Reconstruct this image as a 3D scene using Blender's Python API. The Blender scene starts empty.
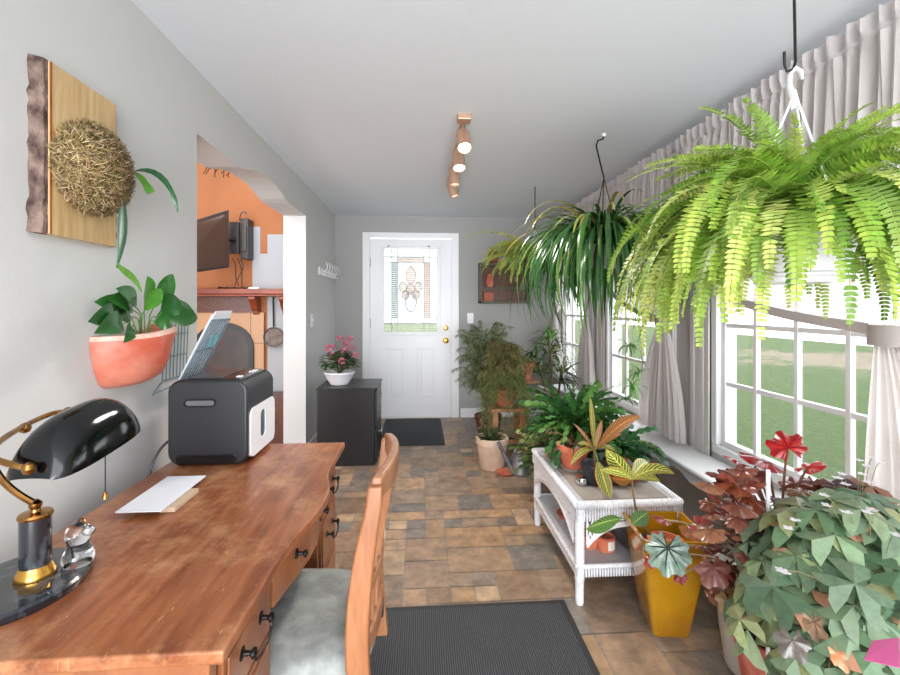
import bpy, math, random
from mathutils import Vector as V, Matrix
from math import sin, cos, pi, radians
R = random.Random(7)
SC = bpy.context.scene
COL = SC.collection
# ------------------------------------------------------------ camera, light, exposure
F, EZ, CY = 440.0, 1.24, 306.0
YAW = math.atan(29 / F)
cam_d = bpy.data.cameras.new('camera'); cam = bpy.data.objects.new('camera', cam_d); COL.objects.link(cam)
cam.location = (0, 0, EZ); cam.rotation_euler = (pi / 2, 0, -YAW)
cam_d.sensor_width = 36; cam_d.lens = F / 900 * 36; cam_d.shift_y = -(337.5 - CY) / 900; cam_d.clip_start = .02
SC.camera = cam
SC.view_settings.view_transform = 'Standard'; SC.view_settings.look = 'None'
SC.view_settings.exposure = 0.5; SC.view_settings.gamma = 1; SC.view_settings.use_curve_mapping = False
w = bpy.data.worlds.new('world'); SC.world = w; w.use_nodes = True
w.node_tree.nodes['Background'].inputs[0].default_value = (.93, .96, 1, 1)
w.node_tree.nodes['Background'].inputs[1].default_value = 3.6
def area(name, loc, rot, sx, sy, power, col=(1, 1, 1)):
    l = bpy.data.lights.new(name, 'AREA'); l.shape = 'RECTANGLE'; l.size = sx; l.size_y = sy; l.energy = power; l.color = col
    o = bpy.data.objects.new(name, l); COL.objects.link(o); o.location = loc; o.rotation_euler = rot
    return o
area('rear_fill', (.3, -1.4, 1.1), (radians(100), 0, 0), 2.4, 1.9, 14, (.96, .98, 1))  # fill lamp added behind the camera to brighten the room
area('rear_fill_far', (.3, -7.5, 1.0), (radians(91), 0, 0), 5, 3.4, 430, (.94, .97, 1))  # second added fill, set far back so brightness falls off less with depth
area('ceiling_fill', (.3, -7.0, -1.5), (radians(114), 0, 0), 5, 2.2, 230, (.90, .95, 1))  # added low fill tilted upward from behind, brightens the ceiling
area('living_room_light', (-1.9, 2.6, 2.4), (0, 0, 0), .8, .8, 15, (1, .9, .78))

def at(px, py, x=None, y=None, z=None):
    ca, sa = cos(YAW), sin(YAW); u = (px - 450) / F
    r = V((u * ca + sa, ca - u * sa, (CY - py) / F))
    t = x / r.x if x is not None else y / r.y if y is not None else (z - EZ) / r.z
    return V((r.x * t, r.y * t, EZ + r.z * t))

# ------------------------------------------------------------ materials
def nodes(name):
    m = bpy.data.materials.new(name); m.use_nodes = True
    nt = m.node_tree
    return m, nt, nt.nodes['Principled BSDF']
def c4(c): return (c[0], c[1], c[2], 1)
def hx(r, g, b):
    f = lambda v: ((v / 255 + .055) / 1.055) ** 2.4 if v > 10 else v / 255 / 12.92
    return (f(r), f(g), f(b))
def coords(nt, kind='Object', scale=(1, 1, 1), rot=(0, 0, 0)):
    tc = nt.nodes.new('ShaderNodeTexCoord'); mp = nt.nodes.new('ShaderNodeMapping')
    mp.inputs['Scale'].default_value = scale; mp.inputs['Rotation'].default_value = rot
    nt.links.new(tc.outputs[kind], mp.inputs[0]); return mp.outputs[0]
def noise(nt, vec, scale, detail=4, rough=.55):
    n = nt.nodes.new('ShaderNodeTexNoise'); n.inputs['Scale'].default_value = scale
    n.inputs['Detail'].default_value = detail; n.inputs['Roughness'].default_value = rough
    nt.links.new(vec, n.inputs['Vector']); return n.outputs['Fac']
def ramp(nt, fac, stops):
    r = nt.nodes.new('ShaderNodeValToRGB'); el = r.color_ramp.elements
    while len(el) < len(stops): el.new(.5)
    for e, (p, c) in zip(el, stops): e.position = p; e.color = c4(c)
    nt.links.new(fac, r.inputs[0]); return r.outputs[0]
def mix(nt, fac, a, b, mode='MIX'):
    n = nt.nodes.new('ShaderNodeMix'); n.data_type = 'RGBA'; n.blend_type = mode
    for s, v in ((n.inputs[0], fac), (n.inputs[6], a), (n.inputs[7], b)):
        if hasattr(v, 'node'): nt.links.new(v, s)
        else: s.default_value = v if isinstance(v, (int, float)) else c4(v)
    return n.outputs[2]
def bump(nt, bs, h, strength, dist=.01):
    b = nt.nodes.new('ShaderNodeBump'); b.inputs['Strength'].default_value = strength; b.inputs['Distance'].default_value = dist
    nt.links.new(h, b.inputs['Height']); nt.links.new(b.outputs[0], bs.inputs['Normal'])
def M(name, col, rough=.5, metal=0, col2=None, scale=8, stretch=(1, 1, 1), bmp=None, coat=0, trans=0, lo=.35, hi=.65, emit=None):
    m, nt, bs = nodes(name)
    bs.inputs['Base Color'].default_value = c4(col); bs.inputs['Roughness'].default_value = rough
    bs.inputs['Metallic'].default_value = metal; bs.inputs['Coat Weight'].default_value = coat
    bs.inputs['Transmission Weight'].default_value = trans
    vec = coords(nt, 'Object', stretch)
    if col2: nt.links.new(ramp(nt, noise(nt, vec, scale), [(lo, col), (hi, col2)]), bs.inputs['Base Color'])
    if bmp: bump(nt, bs, noise(nt, vec, bmp[0], 3), bmp[1], bmp[2] if len(bmp) > 2 else .004)
    if emit: bs.inputs['Emission Color'].default_value = c4(emit[0]); bs.inputs['Emission Strength'].default_value = emit[1]
    return m
def leafmat(name, rough=.42, tl=.35, tint=1.0):
    m, nt, bs = nodes(name)
    a = nt.nodes.new('ShaderNodeVertexColor'); a.layer_name = 'Col'
    f = noise(nt, coords(nt), 60, 2)
    c = mix(nt, .35, a.outputs[0], ramp(nt, f, [(.3, (.55, .55, .55)), (.7, (1.3, 1.3, 1.3))]), 'MULTIPLY')
    nt.links.new(c, bs.inputs['Base Color']); bs.inputs['Roughness'].default_value = rough
    t = nt.nodes.new('ShaderNodeBsdfTranslucent'); nt.links.new(c, t.inputs[0])
    mx = nt.nodes.new('ShaderNodeMixShader'); mx.inputs[0].default_value = tl
    nt.links.new(bs.outputs[0], mx.inputs[1]); nt.links.new(t.outputs[0], mx.inputs[2])
    nt.links.new(mx.outputs[0], nt.nodes['Material Output'].inputs[0])
    return m
def veinmat(name, base, vein, edge=None, n=9, slant=.9, width=.30, rough=.4):
    # leaf with a pale midrib and side veins, from the leaf's own UV (u across -1..1, v along)
    m, nt, bs = nodes(name)
    uv = nt.nodes.new('ShaderNodeUVMap'); uv.uv_map = 'UV'
    sp = nt.nodes.new('ShaderNodeSeparateXYZ'); nt.links.new(uv.outputs[0], sp.inputs[0])
    def mth(op, a, b=None):
        k = nt.nodes.new('ShaderNodeMath'); k.operation = op
        for i, v in enumerate((a, b)):
            if v is None: continue
            if hasattr(v, 'node'): nt.links.new(v, k.inputs[i])
            else: k.inputs[i].default_value = v
        return k.outputs[0]
    ua = mth('ABSOLUTE', mth('SUBTRACT', mth('MULTIPLY', sp.outputs[0], 2.0), 1.0))
    nz = mth('MULTIPLY', noise(nt, coords(nt), 30, 2), .08)
    ph = mth('FRACT', mth('MULTIPLY', mth('SUBTRACT', mth('ADD', sp.outputs[1], nz), mth('MULTIPLY', ua, slant / n * 2)), float(n)))
    side = mth('LESS_THAN', ph, width)
    mid = mth('LESS_THAN', ua, .07)
    v = mth('MAXIMUM', side, mid)
    col = mix(nt, v, base, vein)
    if edge: col = mix(nt, mth('GREATER_THAN', ua, .86), col, edge)
    nt.links.new(col, bs.inputs['Base Color']); bs.inputs['Roughness'].default_value = rough
    return m
def woodmat(name, c1, c2, c3, stretch=(18, 1.2, 18), rough=.35, wear=None, coat=.15):
    m, nt, bs = nodes(name)
    vec = coords(nt, 'Object', stretch)
    f = noise(nt, vec, 3.0, 6, .6)
    col = ramp(nt, f, [(.3, c1), (.52, c2), (.72, c3)])
    if wear:
        v2 = coords(nt, 'Object', (1, 1, 1))
        g = noise(nt, v2, 5, 7, .75)
        col = mix(nt, ramp(nt, g, [(.50, (0, 0, 0)), (.72, (.85, .85, .85))]), col, wear)
        sc = noise(nt, coords(nt, 'Object', (30, 6, 1), (0, 0, .6)), 6, 2)
        col = mix(nt, ramp(nt, sc, [(.70, (0, 0, 0)), (.74, (.8, .8, .8))]), col, wear)
    nt.links.new(col, bs.inputs['Base Color']); bs.inputs['Roughness'].default_value = rough; bs.inputs['Coat Weight'].default_value = coat
    bs.inputs['Coat Roughness'].default_value = .25
    bump(nt, bs, f, .15, .002)
    return m
def colmat(name, rough=.6, var=None, bmp=None, coat=0):
    m, nt, bs = nodes(name)
    a = nt.nodes.new('ShaderNodeVertexColor'); a.layer_name = 'Col'; c = a.outputs[0]
    if var:
        f = noise(nt, coords(nt), var[0], 8, .7)
        c = mix(nt, var[1], c, ramp(nt, f, [(.28, (.4, .4, .42)), (.5, (1, 1, 1)), (.7, (1.7, 1.6, 1.45))]), 'MULTIPLY')
        if bmp: bump(nt, bs, f, bmp, .003)
    nt.links.new(c, bs.inputs['Base Color']); bs.inputs['Roughness'].default_value = rough
    bs.inputs['Coat Weight'].default_value = coat
    return m

WHITE = M('white_paint', hx(228, 228, 230), .35)
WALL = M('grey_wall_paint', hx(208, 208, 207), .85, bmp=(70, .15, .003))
CEIL = M('ceiling_texture', hx(228, 232, 238), .95, bmp=(90, .25, .004))
ORANGE = M('orange_wall_paint', hx(172, 112, 72), .8, col2=hx(162, 102, 62), scale=3)
GREYP = M('blue_grey_wall_paint', hx(168, 172, 176), .85)
BLACK = M('black_laminate', hx(22, 22, 25), .35, bmp=(150, .1, .001))
BLACKG = M('black_gloss_enamel', hx(5, 7, 10), .1)
BLACKP = M('black_plastic', hx(38, 38, 42), .38, bmp=(300, .15, .001))
BLACKS = M('black_shiny_plastic', hx(20, 20, 22), .18)
DARKM = M('dark_metal', hx(45, 42, 40), .4, .8)
BRASS = M('aged_brass', hx(176, 130, 70), .25, 1, col2=hx(140, 100, 60), scale=30)
GOLD = M('polished_brass', hx(215, 165, 80), .2, 1)
MARBLE = M('dark_marble', hx(28, 32, 38), .15, col2=hx(105, 112, 120), scale=14, stretch=(3, 3, 1), lo=.5, hi=.85, coat=.5)
DESK = woodmat('worn_desk_wood', hx(112, 58, 32), hx(146, 86, 52), hx(166, 108, 72), rough=.3, wear=hx(196, 150, 108), stretch=(14, 1.6, 14))
DESKB = woodmat('desk_side_wood', hx(118, 66, 38), hx(146, 90, 56), hx(164, 110, 74), stretch=(4, 4, 1))
OAK = woodmat('oak_wood', hx(136, 84, 52), hx(160, 106, 70), hx(178, 128, 92), stretch=(10, 10, 1.5))
MANTEL = woodmat('red_stained_wood', hx(110, 46, 22), hx(142, 62, 32), hx(158, 78, 42), stretch=(1.5, 12, 12))
REDWOOD = woodmat('dark_red_wood', hx(70, 34, 20), hx(92, 48, 30), hx(110, 60, 38))
MAPLE = woodmat('pale_plank_wood', hx(184, 146, 92), hx(208, 174, 122), hx(222, 194, 146), stretch=(8, 14, 1.2), coat=.4)
BARK = M('bark', hx(66, 46, 40), .9, col2=hx(140, 118, 108), scale=30, stretch=(1, 1, .7), bmp=(50, 1, .01))
CAMB = M('red_inner_bark', hx(126, 52, 24), .4, col2=hx(170, 88, 40), scale=12)
TERRA = M('terracotta', hx(190, 98, 68), .8, col2=hx(206, 122, 92), scale=12)
PINKT = M('washed_terracotta', hx(176, 84, 66), .8, col2=hx(198, 116, 98), scale=14, bmp=(60, .3))
TANPOT = M('sandy_clay', hx(186, 156, 132), .85, col2=hx(204, 178, 156), scale=9)
CORAL = M('coral_glazed_clay', hx(188, 88, 66), .45, col2=hx(208, 140, 118), scale=9, lo=.42, hi=.75)
CORALRIM = M('chalky_rim', hx(226, 200, 188), .8, col2=hx(214, 160, 140), scale=20)
YELLOW = M('mustard_glaze', hx(178, 130, 16), .14, col2=hx(160, 106, 10), scale=5, coat=.7)
GALV = M('galvanised_metal', hx(150, 152, 156), .45, .6, col2=hx(104, 106, 112), scale=14)
SOIL = M('soil', hx(48, 34, 26), .95, col2=hx(80, 60, 46), scale=60, bmp=(90, 1, .01))
WPLAST = M('white_plastic', hx(232, 232, 236), .3)
GREYPL = M('pale_grey_plastic', hx(190, 190, 192), .5)
CHROME = M('chrome', hx(200, 200, 205), .15, 1)
COPPER = M('rosy_beige_metal', hx(196, 160, 136), .35, .5)
PAPER = M('white_paper', hx(226, 230, 238), .7)
CARD = M('beige_card', hx(196, 172, 146), .7)
WIRE = M('blue_grey_wire', hx(120, 140, 150), .4, .4)
BULB = M('lit_bulb', (1, .9, .75), .4, emit=((1, .86, .62), 12))
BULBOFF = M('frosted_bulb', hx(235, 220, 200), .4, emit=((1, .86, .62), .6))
CUSH = M('grey_velvet', hx(128, 132, 130), .75, col2=hx(160, 164, 160), scale=22, bmp=(200, .3, .001))
STEM = M('green_stem', hx(110, 128, 60), .6)
BSTEM = M('brown_stem', hx(120, 92, 62), .8)
LEAF = leafmat('foliage')
LEAFG = leafmat('glossy_foliage', .22, .15)
MOSS = leafmat('dry_moss', .95, .1)
PETAL = leafmat('petals', .6, .3)
GLASSCLR = M('clear_glass', (1, 1, 1), .02, trans=1)
BOOKPINK = M('pink_card', hx(214, 92, 158), .6)
WICK, nt, bs = nodes('white_wicker')
vec = coords(nt, 'Object', (1, 1, 1))
wv = nt.nodes.new('ShaderNodeTexBrick'); nt.links.new(vec, wv.inputs[0]); wv.inputs['Scale'].default_value = 40
wv.inputs['Color1'].default_value = c4(hx(236, 236, 238)); wv.inputs['Color2'].default_value = c4(hx(214, 214, 218)); wv.inputs['Mortar'].default_value = c4(hx(150, 150, 156)); wv.inputs['Mortar Size'].default_value = .06
nt.links.new(wv.outputs[0], bs.inputs['Base Color']); bs.inputs['Roughness'].default_value = .55
WICKP = M('painted_cane', hx(232, 232, 235), .5, col2=hx(208, 208, 212), scale=80, bmp=(120, .4))

def glass_pane():   # thin window glass: lets light straight through, keeps a faint reflection
    m, nt, bs = nodes('window_glass')
    t = nt.nodes.new('ShaderNodeBsdfTransparent'); g = nt.nodes.new('ShaderNodeBsdfGlossy'); g.inputs['Roughness'].default_value = .02
    mx = nt.nodes.new('ShaderNodeMixShader'); mx.inputs[0].default_value = .05
    nt.links.new(t.outputs[0], mx.inputs[1]); nt.links.new(g.outputs[0], mx.inputs[2]); nt.links.new(mx.outputs[0], nt.nodes['Material Output'].inputs[0])
    return m
PANE = glass_pane()
def tinted(name, c, a=.5):
    m, nt, bs = nodes(name)
    bs.inputs['Base Color'].default_value = c4(c); bs.inputs['Roughness'].default_value = .3
    t = nt.nodes.new('ShaderNodeBsdfTransparent'); t.inputs[0].default_value = c4([min(1, .3 + .7 * k) for k in c])
    mx = nt.nodes.new('ShaderNodeMixShader'); mx.inputs[0].default_value = a
    nt.links.new(t.outputs[0], mx.inputs[1]); nt.links.new(bs.outputs[0], mx.inputs[2]); nt.links.new(mx.outputs[0], nt.nodes['Material Output'].inputs[0])
    return m
def sheer(name, c, tl=.35, tp=.12):
    m, nt, bs = nodes(name)
    vec = coords(nt, 'Object', (1, 90, 90)); f = noise(nt, vec, 4, 2)
    col = ramp(nt, f, [(.3, [k * .92 for k in c]), (.7, c)])
    nt.links.new(col, bs.inputs['Base Color']); bs.inputs['Roughness'].default_value = .9
    t = nt.nodes.new('ShaderNodeBsdfTranslucent'); nt.links.new(col, t.inputs[0])
    a = nt.nodes.new('ShaderNodeMixShader'); a.inputs[0].default_value = tl
    nt.links.new(bs.outputs[0], a.inputs[1]); nt.links.new(t.outputs[0], a.inputs[2])
    tr = nt.nodes.new('ShaderNodeBsdfTransparent'); b = nt.nodes.new('ShaderNodeMixShader'); b.inputs[0].default_value = tp
    nt.links.new(a.outputs[0], b.inputs[1]); nt.links.new(tr.outputs[0], b.inputs[2]); nt.links.new(b.outputs[0], nt.nodes['Material Output'].inputs[0])
    return m
CURT = sheer('grey_linen', hx(236, 230, 228), .45)
HEM = M('grey_linen_band', hx(168, 160, 158), .9)

# ------------------------------------------------------------ mesh helpers
class MB:
    def __init__(s): s.v = []; s.f = []; s.c = []; s.uv = []; s.mi = []; s.hasuv = False
    def vert(s, p, uv=(0, 0)): s.v.append(tuple(p)); s.uv.append(uv); return len(s.v) - 1
    def face(s, idx, col=(1, 1, 1), mi=0): s.f.append(tuple(idx)); s.c.append(col); s.mi.append(mi)
    def box(s, x0, x1, y0, y1, z0, z1, col=(1, 1, 1), mi=0, rot=None):
        P = [V((x, y, z)) for z in (z0, z1) for y in (y0, y1) for x in (x0, x1)]
        if rot:
            c = V(((x0 + x1) / 2, (y0 + y1) / 2, (z0 + z1) / 2)); P = [rot @ (p - c) + c for p in P]
        b = len(s.v)
        for p in P: s.vert(p)
        for q in ((0, 2, 3, 1), (4, 5, 7, 6), (0, 1, 5, 4), (1, 3, 7, 5), (3, 2, 6, 7), (2, 0, 4, 6)): s.face([b + i for i in q], col, mi)
        return s
    def ring(s, pts): b = len(s.v); [s.vert(p) for p in pts]; return list(range(b, b + len(pts)))
    def bridge(s, a, b, col=(1, 1, 1), mi=0):
        n = len(a)
        for i in range(n): s.face((a[i], a[(i + 1) % n], b[(i + 1) % n], b[i]), col, mi)
    def tube(s, pts, r, seg=6, col=(1, 1, 1), cap=True, mi=0, flat=1.0):
        pts = [V(p) for p in pts]; n = len(pts); rr = r if isinstance(r, (list, tuple)) else [r] * n
        up = None; prev = None
        for i, p in enumerate(pts):
            d = (pts[min(i + 1, n - 1)] - pts[max(i - 1, 0)]).normalized()
            if up is None:
                up = d.cross(V((0, 0, 1)));
                if up.length < .05: up = d.cross(V((1, 0, 0)))
                up.normalize()
            else:
                up = (up - d * up.dot(d)).normalized()
            o = d.cross(up)
            k = s.ring([p + (up * cos(a) + o * sin(a) * flat) * rr[i] for a in [2 * pi * j / seg for j in range(seg)]])
            if prev: s.bridge(prev, k, col, mi)
            elif cap: s.face(k[::-1], col, mi)
            prev = k
        if cap: s.face(prev, col, mi)
        return s
    def lathe(s, prof, c=(0, 0, 0), seg=32, col=(1, 1, 1), sx=1, sy=1, rot=None, mi=0):
        prev = None; c = V(c)
        for r, z in prof:
            k = s.ring([(lambda q: c + (rot @ q if rot else q))(V((r * cos(a) * sx, r * sin(a) * sy, z))) for a in [2 * pi * j / seg for j in range(seg)]])
            if prev: s.bridge(prev, k, col, mi)
            else: s.face(k[::-1], col, mi)
            prev = k
        s.face(prev, col, mi)
        return s
    def prism(s, poly, axis, a, b, col=(1, 1, 1)):
        # poly: 2D outline in the other two axes (order kept x<y<z), extruded along axis from a to b
        def mk(p, t): q = list(p); q.insert('xyz'.index(axis), t); return q
        A = s.ring([mk(p, a) for p in poly]); B = s.ring([mk(p, b) for p in poly])
        s.bridge(A, B, col); s.face(A[::-1], col); s.face(B, col); return s
    def blade(s, pts, wid, side, col=(1, 1, 1), fold=0.0, nrm=None, tipcol=None):
        # leaf blade: centre line pts, half widths wid, side vector(s); fold lifts the edges
        n = len(pts); prev = None
        for i, p in enumerate(pts):
            p = V(p); sd = side[i] if isinstance(side, list) else side
            d = (V(pts[min(i + 1, n - 1)]) - V(pts[max(i - 1, 0)]))
            up = sd.cross(d); up = up.normalized() if up.length > 1e-9 else V((0, 0, 1))
            w = wid[i]; lift = up * w * fold; v = i / (n - 1)
            k = (s.vert(p - sd * w + lift, (0, v)), s.vert(p, (.5, v)), s.vert(p + sd * w + lift, (1, v)))
            if prev:
                c = tipcol if (tipcol and v > .8) else col
                s.face((prev[0], prev[1], k[1], k[0]), c); s.face((prev[1], prev[2], k[2], k[1]), c)
            prev = k
        return s
    def build(s, name, mat, parent=None, smooth=True, bevel=0, sub=0, loc=None):
        off = V((0, 0, 0))
        if parent:
            q = parent
            while q: off += V(q.location); q = q.parent
        else:
            if loc is None:
                xs = [v[0] for v in s.v]; ys = [v[1] for v in s.v]; zs = [v[2] for v in s.v]
                loc = ((min(xs) + max(xs)) / 2, (min(ys) + max(ys)) / 2, min(zs))
            off = V(loc)
        me = bpy.data.meshes.new(name)
        me.from_pydata([tuple(V(v) - off) for v in s.v], [], s.f)
        for m in (mat if isinstance(mat, list) else [mat]): me.materials.append(m)
        ca = me.color_attributes.new('Col', 'FLOAT_COLOR', 'CORNER'); uvl = me.uv_layers.new(name='UV')
        cd = []; ud = []
        for f, c in zip(s.f, s.c):
            for i in f: cd += [c[0], c[1], c[2], 1]; ud += list(s.uv[i])
        ca.data.foreach_set('color', cd); uvl.data.foreach_set('uv', ud)
        me.polygons.foreach_set('material_index', s.mi)
        me.polygons.foreach_set('use_smooth', [smooth] * len(s.f)); me.update()
        o = bpy.data.objects.new(name, me); COL.objects.link(o)
        if parent: o.parent = parent
        else: o.location = off
        if bevel:
            b = o.modifiers.new('bevel', 'BEVEL'); b.width = bevel; b.segments = 3; b.limit_method = 'ANGLE'; b.angle_limit = radians(40)
        if sub: o.modifiers.new('sub', 'SUBSURF').levels = sub; o.modifiers['sub'].render_levels = sub
        if smooth and (bevel or sub == 0):
            try:
                me.set_sharp_from_angle(angle=radians(38))
            except Exception: pass
        return o
def tag(o, label, cat, group=None, kind=None):
    if kind: o['kind'] = kind
    if label: o['label'] = label
    if cat: o['category'] = cat
    if group: o['group'] = group
    return o
def thing(name, loc, label, cat, group=None):
    o = bpy.data.objects.new(name, None); COL.objects.link(o); o.location = loc; o.empty_display_size = .05
    return tag(o, label, cat, group)
def struct(o): o['kind'] = 'structure'; return o
def dup(o, loc, label, group=None, rz=0):
    r = o.copy(); COL.objects.link(r); r.location = loc; r.rotation_euler = (0, 0, rz)
    if label: r['label'] = label
    if group: r['group'] = group
    for c in list(o.children):
        k = c.copy(); COL.objects.link(k); k.parent = r
        for g in c.children: h = g.copy(); COL.objects.link(h); h.parent = k
    return r
def jit(c, a=.15): k = 1 + R.uniform(-a, a); return tuple(max(0, x * k * (1 + R.uniform(-a, a) * .4)) for x in c)
def lerpc(a, b, t): return tuple(a[i] * (1 - t) + b[i] * t for i in range(3))
def arc_path(o, az, e0, L, droop, n=10, pw=1.0, wob=0):
    """points of a stem that leaves o at elevation e0 and bends down by droop radians along its length"""
    p = V(o); pts = [p.copy()]; dirs = []
    for i in range(n):
        e = e0 - droop * ((i + .5) / n) ** pw
        a = az + wob * sin(3 * i / n)
        d = V((cos(a) * cos(e), sin(a) * cos(e), sin(e)))
        p = p + d * (L / n); pts.append(p.copy()); dirs.append(d)
    return pts, dirs
def ovalw(n, w, tip=1.0, base=.25, peak=.5):
    out = []
    for i in range(n):
        t = i / (n - 1)
        k = sin(pi * min(1, (t / (2 * peak)) if t < peak else .5 + (t - peak) / (2 * (1 - peak)))) ** .8
        out.append(max(k, base if i == 0 else 0) * w + (.0005))
    return out
def oval_leaf(mb, p, az, el, L, W, col, bend=.8, fold=.25, n=7, peak=.45, tilt=0, tipcol=None):
    pts, ds = arc_path(p, az, el, L, bend, n - 1)
    side = V((-sin(az), cos(az), 0)); side = (side + V((0, 0, tilt))).normalized()
    return mb.blade(pts, ovalw(n, W, peak=peak), side, col, fold, tipcol=tipcol)
DVEIN = hx(36, 52, 44)
def palmate(mb, c, az, el, size, lobes, col, col2, depth=.45, roll=0, vein=None):
    """lobed leaf: a fan around its stalk point with rounded lobes and notches; vein colours the lobe axes"""
    f = V((cos(az) * cos(el), sin(az) * cos(el), sin(el))); s = V((-sin(az), cos(az), 0)); s = (s * cos(roll) + V((0, 0, 1)) * sin(roll)).normalized()
    up = f.cross(s); c = V(c); span = 2.7; k = 6; m = (lobes - 1) * k
    ctr = mb.vert(c + up * size * .03); inner = []; outer = []; tips = []
    for i in range(m + 1):
        a = -span + 2 * span * i / m; w = .5 + .5 * cos(2 * pi * i / k)
        env = .62 + .38 * cos(a * .5) ** 2; r = size * env * (depth + (1 - depth) * w ** .8) * (1 if i % 2 else .95)
        d = f * cos(a) + s * sin(a); wave = up * size * .05 * cos(2 * pi * i / k)
        inner.append(mb.vert(c + d * r * .5 + up * size * .01 + wave * .5)); p = c + d * r - up * size * .17 * env ** 2 + wave; outer.append(mb.vert(p))
        if i % k == 0: tips.append((c + d * r * .5 + up * size * .01 + wave * .5, p))
    for i in range(m):
        cc = lerpc(col, col2, min(1, abs((i + .5) % k - k / 2) / (k / 2) * .6 + R.random() * .4)); ce = lerpc(cc, col2, .5)
        mb.face((ctr, inner[i], inner[i + 1]), cc); mb.face((inner[i], outer[i], outer[i + 1], inner[i + 1]), ce)
    vein = vein or lerpc(col2, (.02, .01, .01), .35); vw = size * (.026 if vein == DVEIN else .016)
    for q, p in tips:
        d = (p - c).normalized(); n2 = up.cross(d).normalized() * vw; o = up * size * .025; b = [mb.vert(c + n2 + o * 1.6), mb.vert(c - n2 + o * 1.6), mb.vert(q - n2 * .8 + o), mb.vert(q + n2 * .8 + o), mb.vert(q.lerp(p, .85) + o)]
        mb.face(b[:4], vein); mb.face((b[3], b[2], b[4]), vein)
        if vein == DVEIN:
            for sg in (-1, 1):
                e = q.lerp(p, .45) + up.cross(d).normalized() * sg * size * .13 + o; mb.face([mb.vert(q + o), mb.vert(q + d * size * .03 + o), mb.vert(e)], vein)
    return mb
def pot(mb, c, r0, r1, h, rim=.02, rimh=.03, wall=.006, seg=36, col=(1, 1, 1)):
    """open flower pot: outer wall, rolled rim, inner wall down to the soil level"""
    pr = [(r0 * .96, 0), (r0, .004), (r1, h - rimh), (r1 + rim * .5, h - rimh + .001), (r1 + rim * .55, h - .003), (r1 + rim * .4, h), (r1 - wall, h), (r1 - wall * 1.6, h * .86)]
    return mb.lathe(pr, c, seg, col)
def soil(parent, c, r, z, mat=None):
    m = MB(); m.lathe([(r, -.004), (r, 0), (r * .5, .006), (.001, .008)], (c[0], c[1], z), 20); return m.build('soil', mat or SOIL, parent)
exec_later = []
# ============================================================ SETTING
XL, XB, YF, H = -.94, -1.12, 4.89, 2.235
XR = 1.54
WZ0, WZ1 = .47, 1.78            # window opening heights
WINS = [(1.02, 2.24), (2.72, 3.58), (3.98, 4.72)]
# floor of mixed-size slate tiles
m = MB(); m.box(-3.0, XR + .1, -1.6, 4.95, -.05, -.002, hx(132, 122, 110))
cell = .104; nx, ny = 27, 64; used = [[0] * ny for _ in range(nx)]
SL = [hx(156, 134, 114), hx(168, 142, 116), hx(174, 142, 110), hx(144, 130, 118), hx(134, 126, 118), hx(162, 136, 112), hx(150, 124, 102), hx(184, 158, 130), hx(140, 122, 106)]
rt = random.Random(12)
for j in range(ny):
    for i in range(nx):
        if used[i][j]: continue
        sx, sy = rt.choice([(2, 2), (1, 1), (2, 1), (1, 2), (2, 2), (1, 1), (2, 1), (3, 2)])
        while sx > 1 and (i + sx > nx or any(used[i + k][j] for k in range(sx))): sx -= 1
        if j + sy > ny: sy = 1
        for a in range(sx):
            for b in range(sy): used[i + a][j + b] = 1
        x0, y0 = -1.118 + i * cell + .003, -1.6 + j * cell + .003; x1, y1 = x0 + sx * cell - .006, y0 + sy * cell - .006
        if x1 > XR: x1 = XR
        if x0 > XR - .01: continue
        k = rt.uniform(.74, .96); c = rt.choice(SL)
        q = [m.vert(p) for p in ((x0, y0, 0), (x1, y0, 0), (x1, y1, 0), (x0, y1, 0))]
        m.face(q, tuple(v * k for v in c))
FLM = colmat('slate_tile', .42, (11, .75), .3)
struct(m.build('floor', FLM, smooth=False, loc=(0, 0, 0)))
m = MB(); m.box(XB, XR + .1, -1.6, YF + .1, H, H + .05)
struct(m.build('ceiling', CEIL, smooth=False, loc=(0, 0, 0)))
# left wall with its shaped opening to the living room
prof = [(1.916, 1.965), (2.2, 1.967), (2.36, 1.962), (2.45, 1.978), (2.55, 2.008), (2.66, 2.024), (2.79, 2.03), (2.92, 2.024), (3.03, 2.008), (3.13, 1.984), (3.22, 1.975), (3.36, 1.976), (3.67, 1.978)]
m = MB()
m.box(XB, XL, -1.6, 1.916, 0, H); m.box(XB, XL, 3.67, YF, 0, H)
for (a, za), (b, zb) in zip(prof, prof[1:]):
    P8 = m.ring([(XB, a, za), (XL, a, za), (XL, b, zb), (XB, b, zb)]); Q8 = m.ring([(XB, a, H), (XL, a, H), (XL, b, H), (XB, b, H)])
    m.face(P8[::-1]); m.face((P8[1], P8[2], Q8[2], Q8[1])); m.face((P8[3], P8[0], Q8[0], Q8[3]))
struct(m.build('wall_left', WALL, smooth=False, loc=(0, 0, 0)))
m = MB(); DX0, DX1, DZ = -.60, .38, 2.02
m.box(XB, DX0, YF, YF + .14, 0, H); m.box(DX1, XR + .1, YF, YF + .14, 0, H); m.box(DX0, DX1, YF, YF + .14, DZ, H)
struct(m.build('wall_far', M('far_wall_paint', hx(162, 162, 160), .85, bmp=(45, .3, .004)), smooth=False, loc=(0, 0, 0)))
m = MB(); ys = [-1.6]
for a, b in WINS: ys += [a, b]
ys.append(YF)
for k in range(0, len(ys), 2): m.box(XR, XR + .14, ys[k], ys[k + 1], 0, H)
for a, b in WINS: m.box(XR, XR + .14, a, b, 0, WZ0); m.box(XR, XR + .14, a, b, WZ1, H)
PANEL, nt, bs = nodes('grey_panelling')
wv = nt.nodes.new('ShaderNodeTexWave'); nt.links.new(coords(nt), wv.inputs[0]); wv.bands_direction = 'Y'; wv.inputs['Scale'].default_value = 3.2; wv.wave_profile = 'SAW'
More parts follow.
